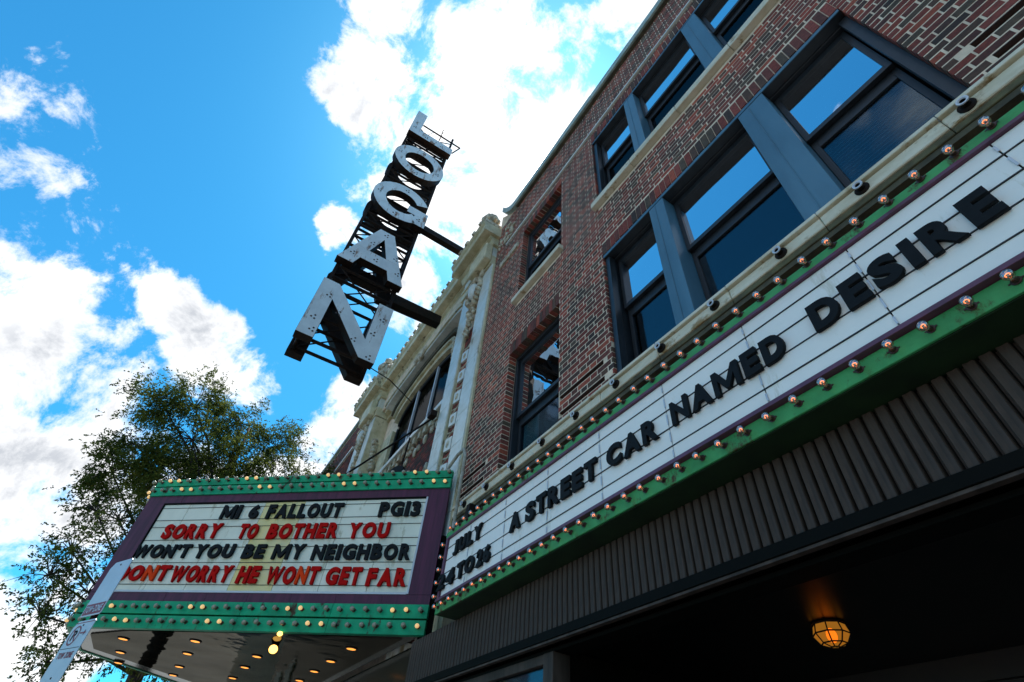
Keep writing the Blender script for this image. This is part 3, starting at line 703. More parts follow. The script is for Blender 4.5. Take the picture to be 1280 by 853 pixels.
def urn(cx, y, z, s, parent):
    B('pedestal', 'carve', parent, (cx - .10 * s, cx + .10 * s, y - .06 * s, y + .14 * s, z, z + .12 * s), bevel=.008)
    mb = MB(); mb.lathe((cx, y + .03, z + .12 * s), (0, 0, 1), [(0, .05 * s), (.015 * s, .03 * s), (.04 * s, .04 * s), (.10 * s, .09 * s), (.15 * s, .095 * s), (.17 * s, .06 * s), (.20 * s, .065 * s), (.22 * s, .03 * s), (.25 * s, .018 * s), (.28 * s, .022 * s), (.30 * s, .004 * s)], 14)
    for k in range(8):
        t = k * math.pi / 4; mb.blob((cx + .085 * s * math.cos(t), y + .03 + .085 * s * math.sin(t), z + .23 * s), .025 * s, .025 * s, .05 * s, 8, 5, .4, k)
    mb.build('urn', M['carve'], parent, smooth=True)
urn(-2.42, .90, 3.965, .9, th)
urn(-2.72, .86, 3.955, .62, th)
urn(-5.05, .90, 3.955, 1.1, th); urn(-5.55, .86, 3.955, .7, th)
mb = MB()                                       # reclining figure group over the far pilaster
for k in range(14): mb.blob((-4.86 + .07 * math.cos(k * 1.7) - k * .012, .93 + .02 * math.sin(k), 4.0 + .022 * k), .07 - .003 * k, .06, .05, 10, 6, .45, k)
tag(mb.build('figure_carving', M['carve'], th, smooth=True), kind='stuff')
# far brick wing
fb = empty('brick_wing', (-7.5, 1.3, GZ), 'brick wing with pale string course at the far end of the theatre front', 'building')
B('wall', 'mortar', fb, (-9.6, -5.852, 1.008, 1.3, GZ, 4.02), (-9.6, -5.86, 1.301, 5, GZ, 4.0))
brick_field(fb, -9.6, -5.855, 1.2, 4.0, 1.0)
B('coping', 'copper', fb, (-9.65, -5.855, .975, 1.3, 4.03, 4.075))
B('string_course', 'glaze', fb, (-9.6, -5.86, .975, 1.004, 3.48, 3.51))

# ------------------------------------------------------------------ lettering
_deps = None
def glyph_mesh(ch, h, wscale, depth, bold, m, bevel=.0):
    """solid block letter, height h (metres); returns mesh + advance width"""
    if ch == 'M':                                 # drawn by hand: the font's own M closes up when emboldened
        P = [(0, 0), (0, 1), (.24, 1), (.60, .40), (.96, 1), (1.2, 1), (1.2, 0), (.98, 0), (.98, .60), (.68, .10), (.52, .10), (.22, .60), (.22, 0)]
        me = bpy.data.meshes.new('letter'); n = len(P)
        me.from_pydata([(x, y, -.5) for x, y in P] + [(x, y, .5) for x, y in P], [], [(i, (i + 1) % n, n + (i + 1) % n, n + i) for i in range(n)] + [tuple(range(n - 1, -1, -1)), tuple(range(n, 2 * n))])
        return me, 0, 1.2, 0, 1
    cu = bpy.data.curves.new('letter', 'FONT'); cu.body = ch; cu.size = 1; cu.offset = bold; cu.extrude = .5; cu.resolution_u = 5
    ob = bpy.data.objects.new('letter', cu); COL.objects.link(ob)
    dg = bpy.context.evaluated_depsgraph_get(); dg.update()
    me = bpy.data.meshes.new_from_object(ob.evaluated_get(dg)); bpy.data.objects.remove(ob)
    xs = [v.co.x for v in me.vertices]; ys = [v.co.y for v in me.vertices]
    x0, x1 = min(xs), max(xs); y0, y1 = min(ys), max(ys)
    return me, x0, x1, y0, y1
WIDTH = dict(M=1.22, W=1.34, I=.30, N=.92, O=1.0, G=.98, C=.9, Y=.92, U=.86, H=.88, D=.86, A=.98, T=.8, L=.66, E=.68, F=.66, S=.74, R=.82, B=.8, P=.76, J=.58, V=.95, X=.9, K=.86)
WIDTH.update({'6': .74, '1': .30, '3': .7, '2': .72, '4': .82, "'": .22, 'Z': .8, '7': .7, '-': .5})
def word(text, o, ex, ez, ey, x0, x1, z0, z1, m, parent, depth=.008, mats=None, bold=.052, rj=True, name='letter'):
    """text fitted between x0..x1 along ex (U) and z0..z1; ey = outward normal"""
    gap = .17; adv = [WIDTH.get(c, .8) for c in text]; tot = sum(adv) + gap * (len(text) - 1); k = (x1 - x0) / tot; x = x0
    o, ex, ey, ez = map(Vector, (o, ex, ey, ez))
    for i, (c, a) in enumerate(zip(text, adv)):
        w = a * k; me, gx0, gx1, gy0, gy1 = glyph_mesh('I' if c == '1' else c, 1, 1, 1, min(bold, {'M': .014, 'W': .016, 'N': .042, '4': .036, '2': .042, 'R': .046}.get(c, bold)), m)
        zz0, zz1 = z0, z1
        if c == "'": zz0 = z0 + (z1 - z0) * .62
        if c == '-': zz0, zz1 = z0 + (z1 - z0) * .42, z0 + (z1 - z0) * .60
        jz = rnd.uniform(-.0012, .0012) if rj else 0; tl = rnd.uniform(-.012, .012) if rj else 0
        cen = o + ex * (x + w / 2) + ez * ((zz0 + zz1) / 2 + jz)
        for v in me.vertices:
            u = (v.co.x - (gx0 + gx1) / 2) / (gx1 - gx0) * w; t = (v.co.y - (gy0 + gy1) / 2) / (gy1 - gy0) * (zz1 - zz0); d = (v.co.z + .5) * depth
            u2 = u - t * tl; t2 = t + u * tl
            v.co = (ex * u2 + ez * t2 + ey * d) * U
        me.materials.clear(); me.materials.append(M[(mats or {}).get(i, m)])
        bm = bmesh.new(); bm.from_mesh(me)
        bmesh.ops.remove_doubles(bm, verts=bm.verts, dist=1e-6); bmesh.ops.recalc_face_normals(bm, faces=bm.faces)
        bm.to_mesh(me); bm.free()
        ob = bpy.data.objects.new(name, me); COL.objects.link(ob)
        loc = W(cen)
        if parent: ob.parent = parent; loc = loc - parent_world(parent)
        ob.location = loc; x += (a + gap) * k

# ------------------------------------------------------------------ bulbs
def bulb_protos(s, glassm):
    mb = MB(); mb.lathe((0, 0, 0), (0, -1, 0), [(.010 * s, .0055 * s), (.014 * s, .0075 * s), (.019 * s, .0105 * s), (.024 * s, .0118 * s), (.029 * s, .0105 * s), (.0325 * s, .006 * s), (.0338 * s, .0005)], 12)
    g = proto(mb, 'light_bulb', glassm, smooth=True)
    mb = MB(); mb.lathe((0, 0, 0), (0, -1, 0), [(0, .0098 * s), (.0016 * s, .0095 * s), (.002 * s, .0066 * s), (.0098 * s, .0056 * s)], 12)
    for sx in (-1, 1): mb.box(sx * .0115 * s - .002 * s, sx * .0115 * s + .002 * s, -.0015 * s, 0, -.0018 * s, .0018 * s)
    k = proto(mb, 'socket', 'ceramic')
    mb = MB(); FR = .0042 * s
    for i in range(7):
        a, b = math.pi * (i / 7 * 1.5 - .25), math.pi * ((i + 1) / 7 * 1.5 - .25)
        mb.tube((FR * math.cos(a), -.023 * s, FR * math.sin(a)), (FR * math.cos(b), -.023 * s, FR * math.sin(b)), .0010 * s, 5)
    f = proto(mb, 'filament', 'filament')
    return g, k, f
BG, BK, BF = bulb_protos(.78, 'bulbglass')
def put_bulb(parent, p, rot=(0, 0, 0), fil=True):
    b = inst('light_bulb', BG, parent, p, rot)
    for nm, me in (('socket', BK),) + ((('filament', BF),) if fil else ()):
        c = bpy.data.objects.new(nm, me); COL.objects.link(c); c.parent = b

# ------------------------------------------------------------------ right marquee (flat against the brick building)
mq = empty('wall_marquee', (-.4, .9, .608), 'long white sign board reading A STREET CAR NAMED DESIRE, edged in green with bulbs', 'marquee')
X0, X1 = -1.905, 1.15
B('sign_box', 'dkgreen', mq, (X0 - .012, X1 + .02, .8235, 1.0, .609, .9005))
B('soffit_panel', 'dkgreen', mq, (X0 - .01, X1, .823, .905, .6075, .6088))
xs = [-1.895 + 0, -1.705, -1.4465, -1.189, -.9315, -.674, -.417, -.160, .096, .353, .610, .867, 1.124]
zr = [.6577, .699, .749, .801, .851, .890]
for i in range(len(xs) - 1):
    for j in range(len(zr) - 1):
        g = .0022
        B('sign_panel', 'white', mq, (xs[i] + g * .6, xs[i + 1] - g * .6, .8155 + rnd.uniform(-.0004, .0004), .8225, zr[j] + g, zr[j + 1] - g * .4))
for z in zr[1:-1]: B('letter_rail', 'rail', mq, (xs[0], xs[-1], .8135, .8225, z - .0004, z + .0018))
for x in xs[1:-1]:
    tag(B('seam_clip', 'galv', mq, *[(x - .0018, x + .0018, .8125, .8145, a + .012, b - .012) for a, b in zip(zr[:-1], zr[1:])]), kind='stuff')
B('top_trim', 'plum', mq, (X0 - .005, X1, .8078, .8230, .8905, .8985))
B('bottom_trim', 'plum', mq, (X0 - .005, X1, .8020, .8230, .6475, .6575), bevel=.0015)
B('end_trim', 'plum', mq, (X0 - .006, X0 + .009, .8080, .8230, .6580, .8900))
B('top_band', 'green2', mq, (X0 - .01, X1, .8082, .8225, .8988, .9195))
B('bottom_band', 'green2', mq, (X0 - .012, X1, .8165, .8225, .6095, .6465), bevel=.002)
B('end_band', 'green2', mq, (X0 - .0195, X0 - .0125, .8165, .8600, .6095, .9150))
B('top_shadow_gap', 'blackmetal', mq, (X0, X1, .835, .99, .9180, .9190))
for i in range(36): put_bulb(mq, (X0 + .004 + .0851 * 0 + i * .0579 * 1.0 + .0, .8120, .9145)) if False else None
for i in range(52):
    x = .116 - .0579 * (i - 17)
    if X0 - .005 < x < X1: put_bulb(mq, (x, .8080, .9150), (R(rnd.uniform(-8, 8)), 0, R(rnd.uniform(-8, 8))))
for i in range(52):
    x = -.0105 - .0590 * (i - 19)
    if X0 - .005 < x < X1: put_bulb(mq, (x, .8162, .6300), (R(rnd.uniform(-9, 9)), 0, R(rnd.uniform(-9, 9))))
for i in range(5): put_bulb(mq, (X0 - .012, .816, .672 + i * .0505), (0, 0, R(-35)))
OY = (0, .8130, 0)
def mword(t, xu0, xu1, zu0, zu1, **k): word(t, OY, (1, 0, 0), (0, 0, 1), (0, -1, 0), xu0 * .805, xu1 * .805, zu0 * .808, zu1 * .808, 'black', mq, .0095, **k)
mword('JULY', -2.262, -1.985, .985, 1.055)
mword('24', -2.385, -2.215, .852, .925); mword('TO', -2.185, -2.025, .852, .925); mword('26', -1.998, -1.885, .85, .925)
mword('A', -1.732, -1.656, .913, .990); mword('STREET', -1.612, -1.168, .912, .991)
mword('CAR', -1.112, -.875, .913, .992); mword('NAMED', -.812, -.423, .917, .998); mword('DESIRE', -.342, .060, .920, 1.004)

# ribbed fascia below the marquee
fa = empty('shopfront', (-.5, 1.2, GZ), 'black shopfront with ribbed brown fascia under the long white sign', 'shopfront')
B('fascia_backing', 'darktrim', fa, (-2.312, 1.25, .909, 1.019, .440, .6070))
def rib():
    mb = MB(); w = .0241
    prof = [(0, .0090), (.0022, .0030), (.0040, 0), (.0105, .0012), (.0185, .0008), (.0215, .0035), (.0228, .0090)]
    prof = [(0, .0100), (.0030, .0095), (.0040, .0020), (.0055, 0), (.0125, .0015), (.0200, .0005), (.0215, .0030), (.0222, .0100)]
    vs = []; n = len(prof)
    for z in (0, .1595):
        for x, y in prof: vs.append((x, y, z))
    mb.add(vs, [(i, i + 1, n + i + 1, n + i) for i in range(n - 1)] + [(tuple(range(n))), tuple(range(2 * n - 1, n - 1, -1))])
    return proto(mb, 'fascia_rib', 'fascia')
rb = rib(); x = -2.312 + .0005
while x < 1.23: inst('fascia_rib', rb, fa, (x, .8985 + rnd.uniform(-.0005, .0005), .4462)); x += .0241
B('fascia_rail', 'darktrim', fa, (-2.312, 1.25, .890, .909, .4215, .4455), bevel=.002)
B('lower_rail', 'fascia', fa, (-2.312, 1.25, .8935, .909, .4150, .4210), bevel=.001)
# shopfront frame and glass at the left
for a, b in ((-1.352, -1.305), (-2.06, -2.02)): B('post', 'fascia', fa, (a, b, .925, .985, GZ, .405), bevel=.003)
B('transom', 'fascia', fa, (-2.02, -1.352, .928, .965, .380, .405), bevel=.003)
B('end_pier', 'darktrim', fa, (-2.335, -2.062, .912, .974, GZ, .4145))
B('transom_shadow', 'darktrim', fa, (-2.058, 1.2, .930, .99, .4055, .4145))
B('glazing_bar', 'fascia', fa, (-1.705, -1.690, .930, .962, GZ + .2, .380))
for a, b in ((-2.02, -1.705), (-1.690, -1.352)): B('shop_pane', 'glassdark' if False else 'glass2', fa, (a, b, .942, .945, GZ + .2, .380))
B('stall_riser', 'darktrim', fa, (-2.02, -1.352, .93, .97, GZ, GZ + .199))
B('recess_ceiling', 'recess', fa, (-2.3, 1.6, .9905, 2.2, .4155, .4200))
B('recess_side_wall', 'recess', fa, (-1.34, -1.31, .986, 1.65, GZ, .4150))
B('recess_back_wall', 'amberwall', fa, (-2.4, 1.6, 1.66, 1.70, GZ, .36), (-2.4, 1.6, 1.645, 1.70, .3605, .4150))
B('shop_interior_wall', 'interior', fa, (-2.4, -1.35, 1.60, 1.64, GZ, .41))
B('door_frame', 'fascia', fa, (-.9, -.86, 1.63, 1.66, GZ, .24), (.1, .14, 1.63, 1.66, GZ, .24), (-.86, .1, 1.63, 1.66, .21, .24))
B('side_wall', 'darktrim', fa, (1.2, 1.25, .95, 1.66, GZ, .415))
# hanging lantern
LP = Vector((-.690, 1.245, .391))
ln = empty('ceiling_lantern', LP + Vector((0, 0, .04)), 'glowing amber faceted glass lantern under the dark shopfront ceiling', 'lantern')
n = 8; rings = [(.020, .033), (.001, .038), (-.017, .026), (-.023, .009)]
mb = MB()
for i in range(n):
    t = 2 * math.pi * (i + .5) / n
    pts = [LP + Vector((r * math.cos(t), r * math.sin(t), z)) for z, r in rings]
    mb.path(pts, .0016, 6)
for z, r in rings:
    for i in range(n):
        t, u = 2 * math.pi * (i + .5) / n, 2 * math.pi * (i + 1.5) / n
        mb.tube(LP + Vector((r * math.cos(t), r * math.sin(t), z)), LP + Vector((r * math.cos(u), r * math.sin(u), z)), .0016, 6)
mb.build('lantern_frame', M['blackmetal'], ln)
for k in range(3):
    (za, ra), (zb, rb_) = rings[k], rings[k + 1]
    for i in range(n):
        t, u = 2 * math.pi * (i + .52) / n, 2 * math.pi * (i + 1.48) / n
        q = [LP + Vector((ra * math.cos(t), ra * math.sin(t), za)), LP + Vector((ra * math.cos(u), ra * math.sin(u), za)), LP + Vector((rb_ * math.cos(u), rb_ * math.sin(u), zb)), LP + Vector((rb_ * math.cos(t), rb_ * math.sin(t), zb))]
        c = sum(q, Vector()) / 4; inn = (LP - c) * .04
        mb = MB(); mb.add(q + [v + inn for v in q], [(0, 1, 2, 3), (7, 6, 5, 4), (0, 4, 5, 1), (1, 5, 6, 2), (2, 6, 7, 3), (3, 7, 4, 0)])
        mb.build('glass_facet', M['amberglass'], ln)
mb = MB(); mb.lathe(LP, (0, 0, 1), [(.021, .036), (.024, .033), (.0275, .014), (.028, .012)], 16); mb.build('canopy', M['blackmetal'], ln)
mb = MB(); mb.blob(LP + Vector((0, 0, .0)), .011, .011, .015, 10, 8); mb.build('lamp_bulb', M['ambercore'], ln, smooth=True)
lt = bpy.data.lights.new('lantern_light', 'POINT'); lt.energy = .16; lt.color = (1, .5, .12); lt.shadow_soft_size = .05
lo_ = bpy.data.objects.new('lantern_light', lt); COL.objects.link(lo_); lo_.parent = ln; lo_.location = Vector((0, 0, -.10))

# ------------------------------------------------------------------ theatre marquee (projecting, angled)
tm = empty('theatre_marquee', (-3.4, .5, .642), 'angled purple and green theatre marquee with four lines of film titles and a mirrored underside', 'marquee')
PR, PT1, PT2, PF = (-2.318, .950), (-3.606, -.443), (-4.15, -.40), (-5.25, .950)
TZ0, TZ1 = .642, 1.458
class Face:
    def __init__(s, a, b, zb):
        s.o = Vector((a[0], a[1], 0)); d = Vector((b[0] - a[0], b[1] - a[1], 0)); s.L = d.length; s.e = d.normalized()
        s.n = Vector((s.e.y, -s.e.x, 0))            # outward when walking clockwise seen from above
        if s.n.dot(Vector((a[0] + 3.9, a[1] - .5, 0))) < 0 and False: s.n = -s.n
    def box(s, mb, s0, s1, o0, o1, z0, z1):         # o = outward offset
        mb.obox(s.o + s.e * s0 + s.n * o0 + Vector((0, 0, z0)), s.e * (s1 - s0), s.n * (o1 - o0), (0, 0, z1 - z0))
    def part(s, name, m, *bx, parent=None, bevel=0.):
        mb = MB()
        for b in bx: s.box(mb, *b)
        return mb.build(name, M[m], parent or tm, bevel=bevel)
    def pt(s, a, o, z): v = s.o + s.e * a + s.n * o; return (v.x, v.y, z)
fA = Face(PR, PT1, 0); fB = Face(PT1, PT2, 0); fC = Face(PT2, PF, 0)
for f in (fA, fB, fC):
    c = Vector((-3.7, .4, 0))
    if (f.o + f.e * f.L / 2 - c).dot(f.n) < 0: f.n = -f.n
mb = MB(); sh = .02
def inset(pts, d):
    c = Vector((sum(p[0] for p in pts) / len(pts), sum(p[1] for p in pts) / len(pts)))
    return [tuple(Vector(p) + (c - Vector(p)).normalized() * d) for p in pts]
core = inset([PR, PT1, PT2, PF], .03)
mb.prism(core, TZ0 + .012, TZ1 - .012); mb.build('sign_box', M['darktrim'], tm)
mb = MB(); mb.prism(inset([PR, PT1, PT2, PF], .012), TZ0 + .004, TZ0 + .0118); mb.build('soffit_border', M['soffitedge'], tm)
mb = MB(); mb.prism([(-2.44, .90), (-2.80, .46), (-3.40, -.17), (-3.66, -.34), (-4.02, -.32), (-4.95, .90)], TZ0 - .001, TZ0 + .0038); mb.build('soffit_mirror', M['soffit'], tm)
mb = MB(); mb.prism(inset([PR, PT1, PT2, PF], .035), TZ1 - .0118, TZ1 - .004); mb.build('top_sheet', M['tar'], tm)
ssx = [.122, .330, .584, .836, 1.085, 1.338, 1.583, 1.757]
szz = [.822, .852, .927, .964, 1.046, 1.088, 1.163, 1.205, 1.280, 1.303]
for i in range(7):
    for j in range(9):
        g = .0022
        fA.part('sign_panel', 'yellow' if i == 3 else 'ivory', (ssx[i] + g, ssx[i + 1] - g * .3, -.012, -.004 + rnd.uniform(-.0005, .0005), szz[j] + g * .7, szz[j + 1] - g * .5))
fA.part('panel_backing', 'rail', (.11, 1.77, -.027, -.0125, .815, 1.31))
fA.part('window_trim', 'galv', (.112, .1215, -.012, .003, .815, 1.31), (.1216, 1.7575, -.012, .003, .8125, .8215), bevel=.001)
for z in szz[1:-1]: fA.part('letter_rail', 'rail', (.122, 1.757, -.0035, -.0012, z - .0012, z + .0012))
# purple surround, in sheets
def sheets(f, s0, s1, z0, z1, n, m='purple', o=(-.02, .0)):
    w = (s1 - s0) / n
    for i in range(n): f.part('surround_sheet', m, (s0 + i * w + .0006, s0 + (i + 1) * w - .0006, o[0], o[1] + rnd.uniform(-.0006, .0006), z0, z1))
sheets(fA, .001, 1.895, .7685, .8115, 8); sheets(fA, .001, 1.895, 1.3115, 1.3585, 8)
fA.part('side_surround', 'purple', (.001, .1115, -.02, .001, .8122, 1.3108)); fA.part('side_surround', 'purple', (1.7585, 1.895, -.02, .001, .8122, 1.3108))
fA.part('window_lip', 'darktrim', (1.7580, 1.7640, -.012, .004, .8125, 1.3105), (.122, 1.7575, -.012, .004, 1.3040, 1.3110))
sheets(fB, .001, fB.L - .001, .7685, 1.3585, 2); sheets(fC, .001, fC.L - .001, .7685, 1.3585, 6)
BANDS = [(.6420, .7015), (.7090, .7675), (1.3595, 1.4145), (1.4215, 1.4640)]
for f, nn in ((fA, 4), (fB, 1), (fC, 3)):
    for z0, z1 in BANDS:
        for i in range(nn):
            w = (f.L + .004) / nn; f.part('bulb_band', 'teal', (i * w + .0007 - .002, (i + 1) * w - .0007 - .002, -.02, .008, z0, z1), bevel=.0015)
BG2, BK2, _ = bulb_protos(.95, 'dimbulb'); BG3, _, _ = bulb_protos(.85, 'warmbulb')
def band_bulbs(f, z, off):
    ang = math.atan2(f.n.y, f.n.x) + math.pi / 2; k = 0; a = .03 + off
    while a < f.L:
        lit = (k + int(z * 100)) % 8 in (2, 3)
        b = inst('light_bulb', BG3 if lit else BG2, tm, f.pt(a, .008, z), (R(rnd.uniform(-7, 7)), 0, ang + R(rnd.uniform(-7, 7))))
        c = bpy.data.objects.new('socket', BK2); COL.objects.link(c); c.parent = b
        a += .0662; k += 1
for f in (fA, fB, fC):
    for z, of in ((.6735, 0), (.7385, -.002), (1.3885, -.004), (1.4480, -.018)): band_bulbs(f, z, of)
def tword(t, sa, sb, z0, z1, m, **k):               # sa > sb: the text runs towards the wall
    o = fA.pt(sa, -.0005, 0)
    word(t, o, -fA.e, (0, 0, 1), fA.n, 0, sa - sb, z0, z1, m, tm, .0125, **k)
tword('MI', 1.335, 1.215, 1.203, 1.284, 'black'); tword('6', 1.155, 1.098, 1.203, 1.284, 'black'); tword('FALLOUT', 1.042, .588, 1.200, 1.283, 'black'); tword('PG13', .372, .140, 1.198, 1.281, 'black')
tword('SORRY', 1.650, 1.285, 1.092, 1.176, 'red'); tword('TO', 1.163, 1.050, 1.088, 1.170, 'red'); tword('BOTHER', .984, .574, 1.085, 1.168, 'red'); tword('YOU', .512, .285, 1.083, 1.166, 'red')
tword("WON'T", 1.760, 1.412, .985, 1.058, 'black'); tword('YOU', 1.378, 1.142, .983, 1.057, 'black'); tword('BE', 1.082, .955, .980, 1.054, 'black'); tword('MY', .903, .725, .976, 1.053, 'black'); tword('NEIGHBOR', .676, .142, .972, 1.051, 'black')
tword('DONT', 1.790, 1.470, .866, .946, 'red', mats={2: 'orange'}); tword('WORRY', 1.448, 1.095, .860, .944, 'red'); tword('HE', 1.050, .932, .857, .942, 'red'); tword('WONT', .885, .600, .853, .939, 'red', mats={2: 'orange'}); tword('GET', .555, .372, .851, .936, 'red'); tword('FAR', .338, .134, .848, .932, 'red')
# lamps in the soffit
mbr = MB(); mbr.lathe((0, 0, 0), (0, 0, -1), [(-.003, .030), (.003, .030), (.004, .024), (-.003, .023)], 18); ringm = proto(mbr, 'downlight', 'rail')
mbr = MB(); mbr.lathe((0, 0, 0), (0, 0, -1), [(-.002, .0225), (.0028, .0225)], 18); discm = proto(mbr, 'diffuser', 'downlight')
for p in [(-3.598, -.187), (-3.960, -.184), (-4.28, -.18), (-3.309, .132), (-3.635, .135), (-4.034, .139), (-4.34, .137), (-3.354, .450), (-3.68, .452), (-4.057, .453), (-4.4, .45), (-2.779, .778), (-3.107, .780), (-3.413, .782), (-3.732, .785), (-4.1, .785), (-4.5, .785)]:
    d = inst('downlight', ringm, tm, (p[0], p[1], TZ0 - .0015)); c = bpy.data.objects.new('diffuser', discm); COL.objects.link(c); c.parent = d
sp = Vector((-3.05, .47, TZ0 - .030))
mb = MB(); mb.lathe(sp + Vector((.018, 0, .018)), (.78, -.2, -.58), [(-.03, .014), (-.005, .018), (.018, .026), (.022, .026)], 16); mb.tube(sp + Vector((.02, 0, .02)), (sp.x + .02, sp.y, TZ0), .006)
hd = mb.build('spotlight', M['blackmetal'], tm)
mb = MB(); mb.lathe(sp + Vector((.018, 0, .018)), (.78, -.2, -.58), [(.0225, .021), (.0245, .014), (.0255, .004)], 16); mb.build('reflector_lamp', M['spot'], hd)
mb = MB(); mb.lathe((-2.775, .433, TZ0 - .002), (0, 0, -1), [(0, .008), (.008, .013), (.014, .011), (.018, .003)], 12); mb.build('flood_bulb', M['spot'], tm)
# entrance wall panels under the marquee at the theatre
B('entrance_wall', 'soffitedge', th, (-5.8, -2.42, .975, 1.13, GZ, .636))
B('entrance_pier', 'darktrim', th, (-2.415, -2.32, .96, 1.13, GZ, 1.1))

# ------------------------------------------------------------------ blade sign
SX = 2.78; DEP = .078
def sy(v): return v * SX
lg = empty('blade_sign', (-2.93, .13, 2.3), 'tall white vertical letter sign reading LOGAN on a rusty steel frame above the marquee', 'sign')
def ring_pts(cy, cz, ry, rz, a0, a1, n): return [(cy + ry * math.cos(a0 + (a1 - a0) * i / n), cz + rz * math.sin(a0 + (a1 - a0) * i / n)) for i in range(n + 1)]
def big_letter(quads, xf, name, holes_at=()):
    front = xf < SX + .01
    """quads: list of (y,z) convex polygons laid side by side in sign units; xf: front X"""
    outer = MB(); side = MB()
    edges = {}
    for q in quads:
        n = len(q)
        outer.add([(-xf, y * SX, z * SX) for y, z in q], [tuple(range(n))])
        for i in range(n):
            a, b = q[i], q[(i + 1) % n]; ka = (round(a[0], 5), round(a[1], 5)); kb = (round(b[0], 5), round(b[1], 5))
            if (kb, ka) in edges: del edges[(kb, ka)]
            elif (ka, kb) in edges: del edges[(ka, kb)]
            else: edges[(ka, kb)] = (a, b)
    L_ = MB(); L_.v, L_.f = list(outer.v), list(outer.f)
    face = L_.build(name, M['letterface' if front else 'blackmetal'], lg)
    nxt = {k[0]: k for k in edges}; left = set(edges)
    while left:
        k0 = next(iter(left)); k = k0; lt_ = MB()
        while k in left:
            left.discard(k); a, b = edges[k]
            lt_.add([(-xf - .002, a[0] * SX, a[1] * SX), (-xf - .002, b[0] * SX, b[1] * SX), (-xf - DEP, b[0] * SX, b[1] * SX), (-xf - DEP, a[0] * SX, a[1] * SX)], [(0, 1, 2, 3)])
            k = nxt.get(k[1], None)
        sd_ = lt_.build('letter_return', M['blackmetal'], face)
        s2 = sd_.modifiers.new('t', 'SOLIDIFY'); s2.thickness = .006; s2.offset = 0
    bk = MB()
    for q in quads: bk.add([(-xf - DEP + .001, y * SX, z * SX) for y, z in q], [tuple(range(len(q)))[::-1]])
    bk.build('letter_back', M['blackmetal' if front else 'letterface'], face)
    # lamp holes
    hm = MB()
    for y, z in holes_at: hm.lathe((-xf + .0015, y * SX, z * SX), (1, 0, 0), [(-.001, .0075), (.0005, .0075)], 8)
    if hm.v: tag(hm.build('lamp_hole', M['ceramic'], face), kind='stuff')
    for ob_ in (face,):
        sm = ob_.modifiers.new('t', 'SOLIDIFY'); sm.thickness = .004; sm.offset = -1
    return face
a0, a1, t_ = -.052, .148, .040
def band_quads(outerp, innerp): return [[outerp[i], outerp[i + 1], innerp[i + 1], innerp[i]] for i in range(len(outerp) - 1)]
def Lq(b): return [[(a0 + .006, b + .05), (a0 + .048, b + .05), (a0 + .048, b + .205), (a0 + .006, b + .205)], [(a0 + .006, b), (a0 + .048, b), (a0 + .048, b + .05), (a0 + .006, b + .05)], [(a0 + .048, b), (a1, b), (a1, b + .05), (a0 + .048, b + .05)]]
def Oq(b):
    cy, cz = (a0 + a1) / 2, b + .1
    return band_quads(ring_pts(cy, cz, .101, .101, 0, 2 * math.pi, 32), ring_pts(cy, cz, .060, .060, 0, 2 * math.pi, 32))
def Gq(b):
    cy, cz = (a0 + a1) / 2, b + .1
    q = band_quads(ring_pts(cy, cz, .101, .101, R(28), R(322), 26), ring_pts(cy, cz, .058, .060, R(28), R(322), 26))
    q.append([(cy + .028, b + .066), (a1, b + .066), (a1, b + .104), (cy + .028, b + .104)])
    q.append([(a1 - .044, b + .020), (a1, b + .020), (a1, b + .066), (a1 - .044, b + .066)])
    return q
def Aq(b):
    h = .205; c = (a0 + a1) / 2
    y = lambda t, e: None
    L0, L1, Ri0, Ri1 = (a0, b), (a0 + .046, b), (a1 - .046, b), (a1, b)
    TL, TR = (c - .024, b + h), (c + .024, b + h)
    def lerp(p, q, t): return (p[0] + (q[0] - p[0]) * t, p[1] + (q[1] - p[1]) * t)
    apex = (c, b + h * .80)
    z1, z2 = .18, .40
    li = lambda t: lerp(L1, apex, t / .80); ri = lambda t: lerp(Ri0, apex, t / .80); lo2 = lambda t: lerp(L0, TL, t); ro = lambda t: lerp(Ri1, TR, t)
    q = []
    for t0, t1 in ((0, z1), (z1, z2), (z2, .80)):
        q.append([lo2(t0), li(t0), li(t1), lo2(t1)]); q.append([ri(t0), ro(t0), ro(t1), ri(t1)])
    q.append([li(z1), ri(z1), ri(z2), li(z2)])
    q.append([lo2(.80), apex, ro(.80), TR, TL])
    return q
def Nq(b):
    h = .207
    return [[(a0, b), (a0 + .042, b), (a0 + .042, b + h * .70), (a0, b + h * .70)], [(a0, b + h * .70), (a0 + .042, b + h * .70), (a0 + .042, b + h), (a0, b + h)],
            [(a0 + .042, b + h * .70), (a1 - .042, b), (a1 - .042, b + h * .30), (a0 + .042, b + h)],
            [(a1 - .042, b), (a1, b), (a1, b + h * .30), (a1 - .042, b + h * .30)], [(a1 - .042, b + h * .30), (a1, b + h * .30), (a1, b + h), (a1 - .042, b + h)]]
def holes(pts): return [(y + dy, z + dz) for y, z in pts for dy, dz in ((-.004, -.004), (.004, .004), (.005, -.007))]
LET = [('N', Nq, .836, [(a0 + .03, .99), (a0 + .02, .90), (a0 + .03, .86), (a0 + .07, .945), (a1 - .07, .885), (a1 - .02, .99), (a1 - .03, .93), (a1 - .02, .85)]),
       ('A', Aq, 1.146, [(.048, 1.335), (.02, 1.27), (-.02, 1.19), (.048, 1.205), (.10, 1.25), (.12, 1.19)]),
       ('G', Gq, 1.448, [(-.035, 1.55), (.05, 1.63), (.04, 1.47), (.12, 1.50)]),
       ('O', Oq, 1.752, [(-.035, 1.86), (.05, 1.935), (.05, 1.77), (.125, 1.84)]),
       ('L', Lq, 2.050, [(-.03, 2.1), (.03, 2.07), (.10, 2.07)])]
